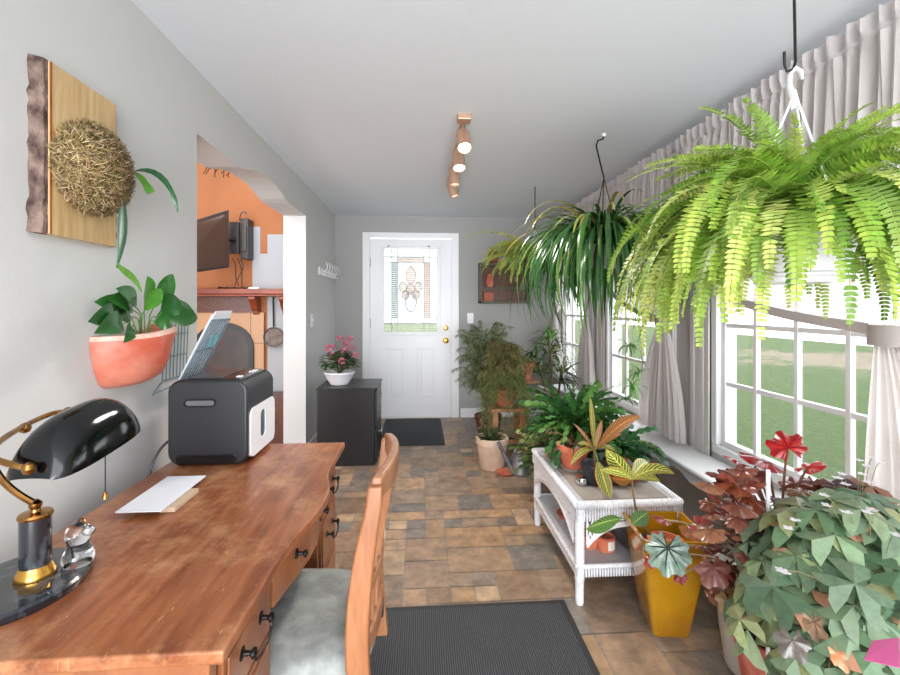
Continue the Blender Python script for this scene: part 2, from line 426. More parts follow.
bs.inputs['Base Color'].default_value = c4(hx(186, 182, 180)); bs.inputs['Roughness'].default_value = .6
bump(nt, bs, ramp(nt, wv.outputs['Fac'], [(.0, (0, 0, 0)), (.06, (1, 1, 1))]), .5, .006)
struct(m.build('wall_right', PANEL, smooth=False, loc=(0, 0, 0)))
m = MB()
m.box(.44, XR, YF - .014, YF, 0, .1); m.box(.44, XR, YF - .018, YF, 0, .02)
struct(m.build('baseboard_far', WHITE, smooth=False, bevel=.003))
m = MB(); m.box(XL, XL + .014, 3.68, YF, 0, .1)
struct(m.build('baseboard_left', WHITE, smooth=False, bevel=.003))
m = MB()
m.box(DX0 - .04, DX0 + .04, YF - .02, YF + .02, 0, DZ + .03); m.box(DX1 - .04, DX1 + .04, YF - .02, YF + .02, 0, DZ + .03)
m.box(DX0 + .04, DX1 - .04, YF - .02, YF + .02, DZ - .03, DZ + .03)
m.box(DX0 - .03, DX1 + .03, YF + .0, YF + .09, -.002, .012, mi=0)
struct(m.build('trim_1', WHITE, smooth=False, bevel=.004))
# front door: leaf with two raised panels, a leaded window, a slim blind
dl = bpy.data.objects.new('door_1', None); COL.objects.link(dl); dl.location = ((DX0 + DX1) / 2, YF + .03, 0); struct(dl)
GX0, GX1, GZ0, GZ1 = -.415, .187, .945, 1.885
m = MB(); y0, y1 = YF + .01, YF + .055; a, b = DX0 + .04, DX1 - .04
m.box(a, b, y0, y1, .015, GZ0); m.box(a, b, y0, y1, GZ1, DZ - .035); m.box(a, GX0, y0, y1, GZ0, GZ1); m.box(GX1, b, y0, y1, GZ0, GZ1)
m.build('door_leaf', WHITE, dl, smooth=False)
for x0, x1 in ((-.375, -.185), (-.04, .15)):
    m = MB(); z0, z1 = .235, .775
    for q in ((x0, x1, z0, z0 + .018), (x0, x1, z1 - .018, z1), (x0, x0 + .018, z0, z1), (x1 - .018, x1, z0, z1)): m.box(q[0], q[1], y0 - .006, y0, q[2], q[3])
    m.box(x0 + .045, x1 - .045, y0 - .006, y0, z0 + .045, z1 - .045)
    m.build('door_panel', WHITE, dl, smooth=False, bevel=.004)
m = MB()
for q in ((GX0 - .03, GX1 + .03, GZ0 - .03, GZ0 + .01), (GX0 - .03, GX1 + .03, GZ1 - .01, GZ1 + .03), (GX0 - .03, GX0 + .01, GZ0, GZ1), (GX1 - .01, GX1 + .03, GZ0, GZ1)): m.box(q[0], q[1], y0 - .012, y0 + .01, q[2], q[3])
m.build('window_frame', WHITE, dl, smooth=False, bevel=.004)
yg = YF + .034
m = MB(); m.box(GX0, GX1, yg, yg + .006, GZ0, GZ1)
FROST = tinted('textured_glass', hx(222, 228, 226), .4)
m.build('leaded_glass', FROST, dl, smooth=False)
m = MB(); cx = (GX0 + GX1) / 2; cz = 1.43; LEAD = M('lead_came', hx(150, 150, 148), .5)
for dx in (.09, .155):
    for s in (0, 1):
        X = GX0 + dx if s == 0 else GX1 - dx
        m.box(X - .004, X + .004, yg - .008, yg, GZ0, GZ1)
for dz in (.1, .16):
    for s in (0, 1):
        Z = GZ0 + dz if s == 0 else GZ1 - dz
        m.box(GX0, GX1, yg - .008, yg, Z - .004, Z + .004)
m.box(GX0, cx - .13, yg - .008, yg, cz - .003, cz + .003); m.box(cx + .13, GX1, yg - .008, yg, cz - .003, cz + .003)
m.box(cx - .003, cx + .003, yg - .008, yg, GZ0, cz - .24); m.box(cx - .003, cx + .003, yg - .008, yg, cz + .24, GZ1)
def oval(c, rx, rz, pt=1.0, n=20): return [(c[0] + rx * cos(t) * abs(cos(t)) ** (pt - 1), yg - .006, c[1] + rz * sin(t)) for t in [2 * pi * i / n for i in range(n + 1)]]
ovs = [((cx, cz + .15), .055, .1), ((cx, cz + .0), .05, .06), ((cx - .085, cz + .02), .045, .06), ((cx + .085, cz + .02), .045, .06), ((cx, cz - .14), .065, .12), ((cx - .06, cz - .07), .04, .05), ((cx + .06, cz - .07), .04, .05)]
for c, rx, rz in ovs: m.tube(oval(c, rx, rz, 1.3), .004, 4, cap=False)
m.build('lead_lines', LEAD, dl)
for (c, rx, rz), colr in zip(ovs, [hx(214, 176, 160), hx(206, 168, 150), hx(198, 176, 160), hx(198, 176, 160), hx(206, 200, 210), hx(210, 170, 150), hx(210, 170, 150)]):
    m = MB(); k = m.ring([(p[0], yg - .004, p[2]) for p in oval(c, rx, rz, 1.3)[:-1]]); m.face(k)
    m.build('coloured_glass', tinted('flower_glass', colr, .3), dl)
for (xa, xb, za, zb, cc) in ((GX0 + .09, GX0 + .155, GZ0 + .16, GZ1 - .16, hx(176, 182, 180)), (GX1 - .155, GX1 - .09, GZ0 + .16, GZ1 - .16, hx(214, 184, 166)), (GX0, GX1, GZ0, GZ0 + .1, hx(208, 214, 184)), (GX0 + .155, GX1 - .155, GZ1 - .16, GZ1 - .1, hx(220, 200, 186))):
    m = MB(); m.box(xa, xb, yg - .003, yg, za, zb); m.build('coloured_glass', tinted('border_glass', cc, .2), dl, smooth=False)
bl = thing('window_blind', (cx, YF - .01, GZ0 - .04), 'white slatted mini blind hanging over the leaded window of the front door', 'blind')
m = MB(); m.box(GX0 - .045, GX1 + .045, YF - .022, YF - .004, GZ1 + .015, GZ1 + .05); m.build('head_rail', WHITE, bl, smooth=False, bevel=.003)
m = MB(); n = 44
for i in range(n):
    z = GZ0 + .01 + (GZ1 - GZ0) * i / n
    k = m.ring([(GX0 - .025, YF - .022, z - .001), (GX1 + .025, YF - .022, z - .001), (GX1 + .025, YF - .006, z + .0015), (GX0 - .025, YF - .006, z + .0015)]); m.face(k)
    k = m.ring([(GX0 - .025, YF - .022, z - .0022), (GX1 + .025, YF - .022, z - .0022), (GX1 + .025, YF - .022, z + .002), (GX0 - .025, YF - .022, z + .002)]); m.face(k)
m.build('slats', WHITE, bl, smooth=False)
m = MB(); m.box(GX0 - .03, GX1 + .03, YF - .024, YF - .004, GZ0 - .028, GZ0 - .005); m.build('bottom_rail', WHITE, bl, smooth=False, bevel=.003)
for x in (GX0 + .06, GX1 - .1):
    m = MB(); m.box(x - .009, x + .009, YF - .026, YF - .022, GZ1 + .006, GZ1 + .02); m.build('cord_clip', DARKM, bl, smooth=False)
for z, nm in ((.855, 'door_knob'), (.995, 'deadbolt')):
    m = MB(); q = Matrix.Rotation(pi / 2, 3, 'X')
    pr = [(.032, 0), (.032, .006), (.014, .01), (.012, .03), (.026, .038), (.031, .052), (.024, .066), (.002, .07)] if nm == 'door_knob' else [(.03, 0), (.03, .008), (.026, .014), (.012, .016), (.01, .028), (.002, .028)]
    m.lathe(pr, (.275, YF + .01, z), 20, rot=q); m.build(nm, GOLD, dl)
for z in (1.72, .28, 1.05):
    m = MB(); m.tube([(DX0 + .04, YF - .004, z - .05), (DX0 + .04, YF - .004, z + .05)], .007, 8); m.build('hinge', M('satin_nickel', hx(170, 170, 172), .3, .8), dl)
# windows on the right
for wi, (a, b) in enumerate(WINS):
    fr = bpy.data.objects.new('window_%d' % (wi + 1), None); COL.objects.link(fr); fr.location = (XR + .05, (a + b) / 2, WZ0); struct(fr)
    m = MB(); X0, X1 = XR - .005, XR + .07; t = .045
    m.box(X0, X1, a, b, WZ0, WZ0 + t); m.box(X0, X1, a, b, WZ1 - t, WZ1); m.box(X0, X1, a, a + t, WZ0 + t, WZ1 - t); m.box(X0, X1, b - t, b, WZ0 + t, WZ1 - t)
    m.build('window_frame', WHITE, fr, smooth=False, bevel=.006)
    m = MB(); s = .03; X0, X1 = XR + .02, XR + .055; a2, b2, z0, z1 = a + t, b - t, WZ0 + t, WZ1 - t
    m.box(X0, X1, a2, b2, z0, z0 + s); m.box(X0, X1, a2, b2, z1 - s, z1); m.box(X0, X1, a2, a2 + s, z0 + s, z1 - s); m.box(X0, X1, b2 - s, b2, z0 + s, z1 - s)
    m.build('sash', WHITE, fr, smooth=False, bevel=.004)
    m = MB(); npn = 5 if wi == 0 else 3; z = .84
    m.box(XR + .026, XR + .048, a2 + s, b2 - s, z - .011, z + .011); m.box(XR + .026, XR + .048, a2 + s, b2 - s, z + .30 - .011, z + .30 + .011)
    for i in range(1, npn):
        y = b2 - (b2 - a2) * i / npn; m.box(XR + .024, XR + .046, y - .011, y + .011, z0 + s, z1 - s)
    m.build('glazing_bars', WHITE, fr, smooth=False, bevel=.003)
    m = MB(); m.box(XR + .035, XR + .039, a2 + s, b2 - s, z0 + s, z1 - s); m.build('window_glass', PANE, fr, smooth=False)
# fluted casings between the windows, and the long sill with a scalloped apron
CAS = M('grey_white_casing', hx(208, 204, 203), .5)
m = MB()
for a, b in WINS:
    for y, sg in ((a, -1), (b, 1)):
        for k in range(4):
            w0 = y + sg * k * .04; w1 = y + sg * (k * .04 + .034)
            m.box(XR - .018 - .004 * (k % 2), XR, min(w0, w1), max(w0, w1), .445, WZ1 + .12)
        m.box(XR - .012, XR, min(y, y + sg * .16), max(y, y + sg * .16), .445, WZ1 + .12)
struct(m.build('trim_2', CAS, smooth=False, bevel=.002))
m = MB(); m.box(1.31, XR, .6, 4.4, .425, .445); struct(m.build('trim_3', WHITE, smooth=False, bevel=.008))
m = MB(); pl = [(.6, .425)]; y = .6
while y < 4.38:
    for k in range(12):
        t = k / 12; pl.append((y + .27 * t, .425 - .03 - .035 * (.5 - .5 * cos(2 * pi * t)) - (.012 if k in (0,) else 0)))
    y += .27
pl.append((4.39, .395)); pl.append((4.39, .425))
for p, q in zip(pl[1:-1], pl[2:-1]):
    k = m.ring([(1.335, p[0], p[1]), (1.335, q[0], q[1]), (1.335, q[0], .425), (1.335, p[0], .425)]); k2 = m.ring([(1.35, p[0], p[1]), (1.35, q[0], q[1]), (1.35, q[0], .425), (1.35, p[0], .425)])
    m.face(k); m.face(k2[::-1]); m.face((k[0], k2[0], k2[1], k[1]))
struct(m.build('trim_4', CAS, smooth=False))
m = MB(); m.box(XR - .012, XR, -1.0, YF - .02, H - .05, H); struct(m.build('trim_5', CEIL, smooth=False))
# living room seen through the opening
YK = 4.16
m = MB(); m.box(-3.2, XB, YK, YK + .1, 0, 3.0); struct(m.build('wall_living_room', ORANGE, smooth=False))
m = MB(); m.box(-1.545, -1.475, YK - .008, YK, 1.39, 1.97); m.box(-1.475, -1.41, YK - .008, YK, 1.39, 1.72); m.box(-1.41, XB, YK - .008, YK, .02, 1.90); struct(m.build('wall_living_room_grey', GREYP, smooth=False))
m = MB(); m.box(-3.2, XB, -.5, YK, 2.95, 3.0); struct(m.build('ceiling_living_room', CEIL, smooth=False))
m = MB(); m.box(-3.25, -3.2, 1.0, YK, 0, 3.0); struct(m.build('wall_living_room_left', ORANGE, smooth=False))
m = MB(); m.box(-1.42, XB, YK - .022, YK - .008, 0, .08); struct(m.build('baseboard_living_room', WHITE, smooth=False, bevel=.003))
m = MB(); m.box(-3.0, XB, 1.2, YK, -.001, .002); struct(m.build('floor_living_room', M('living_room_planks', hx(140, 96, 70), .5, col2=hx(110, 70, 50), scale=4, stretch=(8, 1, 1)), smooth=False))
# outside: lawn that rises to a pale road
LAWN, nt, bs = nodes('lawn')
v = coords(nt); g1 = noise(nt, v, 30, 6, .8); g2 = noise(nt, v, .45, 4, .6)
gc = ramp(nt, g1, [(.25, hx(30, 45, 12)), (.5, hx(54, 74, 24)), (.75, hx(90, 106, 46))])
dst = nt.nodes.new('ShaderNodeVectorMath'); dst.operation = 'DISTANCE'; nt.links.new(v, dst.inputs[0]); dst.inputs[1].default_value = tuple(at(838, 360, z=-.45) - V((0, 0, -.45)))[:2] + (-.45,)
dv = nt.nodes.new('ShaderNodeMath'); dv.operation = 'MULTIPLY_ADD'; nt.links.new(dst.outputs['Value'], dv.inputs[0]); dv.inputs[1].default_value = -.12; nt.links.new(g2, dv.inputs[2])
g2b = noise(nt, v, 2.2, 5, .7); ad = nt.nodes.new('ShaderNodeMath'); ad.operation = 'ADD'; nt.links.new(dv.outputs[0], ad.inputs[0]); nt.links.new(g2b, ad.inputs[1])
gc = mix(nt, ramp(nt, ad.outputs[0], [(.62, (0, 0, 0)), (.80, (.9, .9, .9))]), gc, ramp(nt, g1, [(.3, hx(76, 62, 46)), (.7, hx(138, 126, 108))]))
nt.links.new(gc, bs.inputs['Base Color']); bs.inputs['Roughness'].default_value = 1; bump(nt, bs, g1, .8, .05)
m = MB(); q = m.ring([(1.72, -14, -.45), (19, -14, -.45), (19, 60, -.45), (1.72, 60, -.45)]); m.face(q)
struct(m.build('ground_lawn', LAWN, smooth=False, loc=(0, 0, 0)))
m = MB(); q = m.ring([(19, -14, -.44), (70, -14, -.3), (70, 60, -.3), (19, 60, -.44)]); m.face(q)
struct(m.build('ground_road', M('pale_road', hx(236, 236, 238), .9), smooth=False, loc=(0, 0, 0)))
m = MB(); q = m.ring([(-8, 5.06, -.12), (1.72, 5.06, -.12), (1.72, 40, -.12), (-8, 40, -.12)]); m.face(q)
struct(m.build('ground_path', M('pale_path', hx(200, 204, 190), .9), smooth=False, loc=(0, 0, 0)))

# ============================================================ CURTAINS
XC = 1.455
rod = thing('curtain_rod', (XC, 2.4, 2.1), 'long white curtain rod under the ceiling above the windows', 'curtain rod')
m = MB(); m.tube([(XC, .7, 2.11), (XC, 4.75, 2.11)], .009, 8); m.build('rod', WHITE, rod)
for y in (.9, 2.45, 4.6):
    m = MB(); m.box(XC - .006, XR, y - .008, y + .008, 2.1, 2.12); m.build('bracket', WHITE, rod, smooth=False)
def valance(y0, y1, label):
    m = MB(); n = int((y1 - y0) / .008); rr = random.Random(int(y0 * 100)); ph = 0; rows = [2.185, 2.165, 2.14, 2.118, 2.11, 2.10, 2.06, 1.95, 1.86, 1.78]; prev = None
    pho = []; amp = []
    for i in range(n + 1): ph += rr.uniform(.5, 1.5); pho.append(ph); amp.append(rr.uniform(.6, 1.3))
    for j, z in enumerate(rows):
        k = []
        for i in range(n + 1):
            A = (.014 if j < 3 else .004 if j < 6 else .007 + .0045 * (j - 5)) * amp[i]
            xx = XC - .012 - A * sin(pho[i]) - (.004 if j in (3, 5) else 0)
            zz = z + (.008 * sin(pho[i] * .7 + 1) if j == 0 else 0)
            k.append(m.vert((xx, y0 + (y1 - y0) * i / n, zz)))
        if prev:
            for i in range(n): m.face((prev[i], prev[i + 1], k[i + 1], k[i]))
        prev = k
    o = m.build('curtain_valance', CURT); m = None
    return tag(o, label, 'valance', 'linen valances on the rod')
valance(.75, 2.42, 'gathered grey linen valance on the rod above the large nearest window')
valance(2.44, 4.72, 'gathered grey linen valance on the rod farther away, above the far windows')
def curtain(ys, ymid, tie, flare, zend, label, band=True, sag=.1, ztie=1.15):
    """a panel hung from the rod between ys and ymid, swept to the tie at y=tie, flaring again below it"""
    root = thing('curtain', (XC, tie, zend), label, 'curtain', 'linen curtains at the windows')
    m = MB(); nA, nT = 60, 26; sg = 1 if ymid > ys else -1; prev = None; rr = random.Random(int(ys * 50)); off = rr.uniform(0, 6)
    P0, P1, P2, P3 = (ymid, 2.1), (ymid - sg * .02, 1.45), (ymid - sg * .12, ztie + sag), (tie + sg * .05, ztie)
    def row(O, I, amp, wave):
        k = []
        for i in range(nA + 1):
            a = i / nA; y = O[0] * (1 - a) + I[0] * a; z = O[1] * (1 - a) + I[1] * a
            z -= wave * sin(pi * a) * .0
            k.append(m.vert((XC - amp * (sin(a * 2 * pi * 8 + off) + .4 * sin(a * 2 * pi * 19)) , y, z)))
        return k
    for j in range(nT + 1):
        t = j / nT; b = [(1 - t) ** 3, 3 * (1 - t) ** 2 * t, 3 * (1 - t) * t * t, t ** 3]
        I = (sum(w * p[0] for w, p in zip(b, (P0, P1, P2, P3))), sum(w * p[1] for w, p in zip(b, (P0, P1, P2, P3))))
        O = (ys + (tie - sg * .03 - ys) * t ** 3, 2.1 - (2.1 - ztie) * t)
        k = row(O, I, .016 * (1 - t) + .006, 0)
        if prev:
            for i in range(nA): m.face((prev[i], prev[i + 1], k[i + 1], k[i]))
        prev = k
    for j in range(1, 15):
        t = j / 14; s = 1 - (1 - t) ** 1.8
        O = (tie - sg * .03 + (flare[0] - tie + sg * .03) * s, ztie - (ztie - zend) * t); I = (tie + sg * .05 + (flare[1] - tie - sg * .05) * s, O[1])
        k = row(O, I, .006 + .02 * s, 0)
        for i in range(nA): m.face((prev[i], prev[i + 1], k[i + 1], k[i]))
        prev = k
    m.build('fabric', CURT, root)
    m = MB(); n = 18; prev = None
    for i in range(n + 1):   # hem band along the inner edge
        t = i / n; b = [(1 - t) ** 3, 3 * (1 - t) ** 2 * t, 3 * (1 - t) * t * t, t ** 3]
        I = (sum(w * p[0] for w, p in zip(b, (P0, P1, P2, P3))), sum(w * p[1] for w, p in zip(b, (P0, P1, P2, P3))))
        n2 = (.0, .035); k = [m.vert((XC - .026, I[0], I[1])), m.vert((XC - .022, I[0] - sg * .03 * (1 - t), I[1] + .035 * min(1, t * 1.6)))]
        if prev: m.face((prev[0], prev[1], k[1], k[0]))
        prev = k
    m.build('hem_band', HEM, root)
    if band:
        m = MB(); k = []
        for z in (ztie - .035, ztie + .03):
            k.append(m.ring([(XC + .034 * cos(a), tie + sg * .01 + .062 * sin(a), z) for a in [2 * pi * i / 20 for i in range(20)]]))
        m.bridge(k[0], k[1]); m.build('tieback', HEM, root)
    return root
curtain(1.05, 2.42, 1.27, (1.02, 1.36), .47, 'pale linen curtain tied back at the near side of the large window', sag=.09)
curtain(2.50, 3.5, 2.56, (2.36, 2.86), .47, 'pale linen curtain tied back between the large window and the next one', ztie=1.15)
curtain(3.92, 3.56, 3.82, (4.0, 3.62), .47, 'pale linen curtain hanging beyond the second window, behind the strappy hanging plant', band=False)
curtain(4.8, 4.3, 4.72, (4.84, 4.5), .47, 'pale linen curtain farthest away, in the corner by the front door wall', band=False)
# ============================================================ DESK
DT = .72
desk = thing('desk', (-.56, 1.19, 0), 'worn reddish-brown wooden desk with a serpentine front edge, along the left wall', 'desk')
fr_ = [(.684, -.297), (.80, -.293), (.90, -.292), (.97, -.287), (1.03, -.279), (1.09, -.268), (1.16, -.257), (1.23, -.255), (1.29, -.262), (1.34, -.276), (1.38, -.286), (1.43, -.291), (1.55, -.291), (1.705, -.29)]
m = MB(); m.prism([(-.835, .684)] + [(x, y) for y, x in fr_] + [(-.835, 1.705)], 'z', DT - .022, DT)
m.build('desk_top', DESK, desk, smooth=False, bevel=.004)
m = MB()
DXF = -.325
m.box(-.81, DXF, .70, .725, .02, DT - .022); m.box(-.81, DXF, 1.665, 1.69, .02, DT - .022)          # end panels
m.box(-.81, DXF, .955, .975, .02, DT - .022); m.box(-.81, DXF, 1.405, 1.425, .02, DT - .022)        # inner sides
m.box(-.809, -.79, .726, 1.664, .06, DT - .0225)
m.box(-.788, DXF - .01, .726, .954, .05, .08); m.box(-.788, DXF - .01, 1.426, 1.664, .05, .08)
m.box(DXF - .02, DXF - .001, .725, .955, DT - .045, DT - .022); m.box(DXF - .02, DXF - .001, 1.425, 1.665, DT - .045, DT - .022)
m.build('carcass', DESKB, desk, smooth=False, bevel=.003)
for y0 in (.70, 1.655):
    for x in (-.80, -.36):
        m = MB(); m.lathe([(.012, 0), (.02, .03), (.022, .05)], (x, y0 + .02, 0), 12); m.build('foot', DESKB, desk)
def pull(parent, y, z, x=DXF, wide=.045, bail=True):
    m = MB(); q = Matrix.Rotation(pi / 2, 3, 'Y')
    for s in ((-1, 1) if bail else (0,)):
        m.lathe([(.012, 0), (.012, .003), (.005, .005), (.004, .016), (.009, .02), (.009, .025), (.002, .028)], (x, y + s * wide, z), 12, rot=q)
    if bail: m.tube([(x + .02, y - wide, z - .002), (x + .024, y - wide * .9, z - .016), (x + .026, y - wide * .4, z - .022), (x + .026, y + wide * .4, z - .022), (x + .024, y + wide * .9, z - .016), (x + .02, y + wide, z - .002)], .0028, 6)
    m.build('drawer_pull', DARKM, parent)
for ya, yb in ((.735, .955), (1.43, 1.66)):
    for za, zb in ((.56, .672), (.38, .55), (.10, .37)):
        m = MB(); m.box(DXF - .02, DXF + .006, ya, yb, za, zb)
        t = .012; m.box(DXF + .006, DXF + .010, ya + t, yb - t, za + t, zb - t)
        d = m.build('drawer', DESKB, desk, smooth=False, bevel=.003)
        pull(d, (ya + yb) / 2, (za + zb) / 2 + .01, DXF + .008)
m = MB(); pts = [(.977, -.318), (1.03, -.31), (1.09, -.297), (1.16, -.287), (1.23, -.285), (1.29, -.292), (1.34, -.304), (1.403, -.318)]
m.prism([(x - .03, y) for y, x in pts][::-1] + [(x, y) for y, x in pts], 'z', .585, DT - .026)
d = m.build('drawer', DESKB, desk, smooth=False, bevel=.003)
for y, x in ((1.08, -.299), (1.30, -.294)): pull(d, y, .645, x, bail=False)

# banker's lamp
lamp = thing('desk_lamp', (-.715, .865, DT), 'black-shaded banker lamp with brass arms on a dark marble column', 'lamp')
m = MB(); m.lathe([(.098, 0), (.1, .004), (.1, .014), (.096, .018), (.002, .018)], (-.735, .855, DT), 48, sx=1.02, sy=1.15); m.build('base', MARBLE, lamp)
cx_, cy_ = -.716, .868
m = MB(); m.lathe([(.030, .018), (.031, .022), (.029, .028), (.027, .032), (.025, .037), (.024, .04)], (cx_, cy_, DT), 32); m.build('collar', GOLD, lamp)
m = MB(); m.lathe([(.0235, .038), (.0235, .13)], (cx_, cy_, DT), 32); m.build('column', MARBLE, lamp)
m = MB(); m.lathe([(.025, .128), (.026, .132), (.024, .136), (.008, .138), (.007, .143), (.01, .148), (.01, .154), (.004, .16)], (cx_, cy_, DT), 24); m.build('cap', BRASS, lamp)
def bez(P, n=14):
    P = [V(p) for p in P]; out = []
    for i in range(n + 1):
        t = i / n; q = P[:]
        while len(q) > 1: q = [a.lerp(b, t) for a, b in zip(q, q[1:])]
        out.append(q[0])
    return out
top = V((cx_, cy_, DT + .152)); NP = at(35, 466, y=.822); FP = at(64, 413, y=1.06)
fork = at(-8, 448, y=.84)
m = MB(); m.tube(bez([top, at(10, 492, y=.85), at(-14, 470, y=.84), fork]), .006, 8)
m.tube(bez([fork, at(-22, 458, y=.81), at(5, 463, y=.80), NP + V((0, -.012, 0))]), .0055, 8)
m.tube(bez([fork, at(8, 432, y=.90), at(30, 424, y=1.0), at(50, 410, y=1.10), FP + V((0, .01, 0))]), .0055, 8)
fork = at(25, 428, y=.965)
m.build('arm', BRASS, lamp)
for p in (NP + V((0, -.012, 0)), FP + V((0, .012, 0)), fork):
    m = MB(); m.lathe([(.002, -.011), (.008, -.008), (.011, 0), (.008, .008), (.002, .011)], p, 14); m.build('joint', BRASS, lamp)
# shade: half barrel along y with rounded ends
m = MB(); ny_, na = 26, 20; yA, yB = .822, 1.055; rows = []
for th in (0, 1):
    for j in range(ny_ + 1):
        u = -1 + 2 * j / ny_; e = (1 - abs(u) ** 3.2) ** .5 if abs(u) < 1 else .0
        e = max(e, .04); y = (yA + yB) / 2 + u * (yB - yA) / 2
        k = []
        for i in range(na + 1):
            a = pi * i / na; rx = (.064 - .002 * th) * (.55 + .45 * e); rz = (.094 - .002 * th) * e
            k.append(m.vert((-.686 + rx * cos(a), y, .932 + .028 * (u + 1) / 2 + rz * sin(a))))
        rows.append(k)
for b in (0, ny_ + 1):
    for j in range(ny_):
        for i in range(na): m.face((rows[b + j][i], rows[b + j][i + 1], rows[b + j + 1][i + 1], rows[b + j + 1][i]))
m.build('shade', BLACKG, lamp)
m = MB(); m.tube([(-.655, .96, .96), (-.655, .96, .853)], .0012, 5); m.build('pull_chain', DARKM, lamp)
m = MB(); m.lathe([(.0065, 0), (.0055, .006), (.002, .014)], (-.655, .96, .84), 10); m.build('chain_bell', BRASS, lamp)

# glass ornament
fig = thing('glass_ornament', (-.668, .905, DT + .018), 'clear glass cat ornament with a dark bow, standing on the marble lamp base', 'ornament')
CRY = M('crystal', (.97, .98, 1), .02, trans=1)
m = MB(); m.lathe([(.023, 0), (.026, .006), (.026, .016), (.02, .032), (.014, .04), (.018, .046), (.021, .056), (.019, .068), (.011, .077), (.002, .08)], (-.668, .905, DT + .018), 24); m.build('body', CRY, fig)
m = MB(); c = V((-.645, .90, DT + .084)); m.lathe([(.002, -.01), (.009, -.006), (.012, 0), (.009, .006), (.002, .01)], c, 14); m.build('head', CRY, fig)
m = MB(); z = DT + .058
m.tube([(-.668 + .0165 * cos(a), .905 + .0165 * sin(a), z) for a in [2 * pi * i / 16 for i in range(17)]], .0016, 5); m.tube([(-.668, .886, z), (-.660, .882, z - .018)], .0018, 5); m.tube([(-.668, .886, z), (-.673, .882, z + .014)], .0016, 5)
m.build('bow', DARKM, fig)
m = MB(); m.tube(bez([(-.672, .91, DT + .095), (-.668, .91, DT + .106), (-.658, .905, DT + .11), (-.65, .902, DT + .092)], 8), .0017, 5); m.build('handle', BRASS, fig)

# letters
m = MB(); q = [at(138, 514, z=DT + .002), at(158, 514, z=DT + .002), at(190, 494, z=DT + .002), at(170, 494, z=DT + .002)]
k1 = m.ring([(-.655, 1.15, DT + .001), (-.618, 1.15, DT + .001), (-.618, 1.27, DT + .001), (-.655, 1.27, DT + .001)]); k2 = m.ring([(-.655, 1.15, DT + .013), (-.618, 1.15, DT + .013), (-.618, 1.27, DT + .013), (-.655, 1.27, DT + .013)])
m.face(k1[::-1]); m.face(k2); m.bridge(k1, k2)
tag(m.build('note_pad', CARD, smooth=False, bevel=.001), 'small beige card pad lying under the white envelope on the desk', 'notepad')
m = MB(); m.box(-.745, -.637, 1.125, 1.35, DT + .0145, DT + .0175); tag(m.build('envelope', PAPER, smooth=False), 'long white envelope lying on the desk between lamp and shredder', 'envelope')

# shredder
sh = thing('paper_shredder', (-.69, 1.61, DT), 'black paper shredder with a white front panel standing on the far desk end', 'paper shredder')
x0, x1, y0, y1, z0, z1 = -.818, -.566, 1.478, 1.735, DT + .003, .998
def rrect(xa, xb, za, zb, r, n=6):
    out = []
    for cx0, cz0, a0 in ((xb - r, zb - r, 0), (xa + r, zb - r, pi / 2), (xa + r, za + r, pi), (xb - r, za + r, 1.5 * pi)):
        for i in range(n + 1): a = a0 + pi / 2 * i / n; out.append((cx0 + r * cos(a), cz0 + r * sin(a)))
    return out
m = MB(); m.prism(rrect(x0, x1, z0, z1, .04), 'y', y0, y1 - .0); m.build('housing', BLACKP, sh, bevel=.008)
m = MB(); m.prism(rrect(x0 + .004, x1 - .004, z0 + .1, z1 + .003, .04), 'y', y0 + .012, y1 - .01); m.build('lid', BLACKS, sh, bevel=.004)
m = MB(); xf = x1 + .002
outl = rrect(y0 + .018, y1 - .004, z0 + .012, z0 + .175, .028); inn = rrect(1.585, 1.635, z0 + .055, z0 + .15, .018)
A = m.ring([(xf + .003, p[0], p[1]) for p in outl]); B = m.ring([(xf + .003, p[0], p[1]) for p in inn]); m.bridge(A, B)
A2 = m.ring([(xf - .006, p[0], p[1]) for p in outl]); B2 = m.ring([(xf - .004, p[0], p[1]) for p in inn]); m.bridge(A, A2); m.bridge(B, B2)
m.build('front_panel', WPLAST, sh, smooth=False)
m = MB(); m.prism(rrect(1.585, 1.635, z0 + .055, z0 + .15, .018), 'x', xf - .004, xf - .001); m.build('viewing_window', M('smoked_window', hx(70, 82, 90), .1), sh, smooth=False)
m = MB(); hy = y0 - .0015; o = rrect(-.765, -.665, .912, .938, .011); A = m.ring([(p[0], hy - .002, p[1]) for p in o]); i_ = rrect(-.76, -.67, .9165, .9335, .008); B = m.ring([(p[0], hy - .002, p[1]) for p in i_]); C = m.ring([(p[0], hy + .002, p[1]) for p in i_]); m.bridge(A, B); m.bridge(B, C)
m.build('grip_frame', BLACKS, sh, smooth=False)
m = MB(); m.prism(rrect(-.76, -.67, .9165, .9335, .008), 'y', hy, hy + .001); m.build('grip', M('grip_inside', hx(96, 96, 100), .35), sh, smooth=False)
m = MB(); m.prism(rrect(-.79, -.60, z0 + .006, z0 + .035, .01), 'y', y0 - .004, y0 + .01); m.build('bin_lip', BLACKS, sh, bevel=.002)
for y in (1.535, 1.645, 1.672):
    m = MB(); m.box(-.622, -.604, y - .010, y + .010, z1 + .0005, z1 + .006); m.build('button', WPLAST, sh, smooth=False, bevel=.002)
m = MB(); m.box(-.77, -.66, y0 + .03, y1 - .03, z1 + .002, z1 + .006); m.build('paper_slot', M('slot_grey', hx(70, 72, 76), .3), sh, smooth=False, bevel=.002)
for x in (-.79, -.60):
    for y in (1.51, 1.71): m = MB(); m.lathe([(.008, 0), (.009, .012)], (x, y, DT), 10); m.build('rubber_foot', BLACKP, sh)
m = MB(); m.tube(bez([(-.822, 1.53, .80), (-.86, 1.50, .78), (-.87, 1.44, .76), (-.885, 1.42, .55), (-.90, 1.45, .02)], 20), .004, 6); m.build('power_cord', BLACKP, sh)

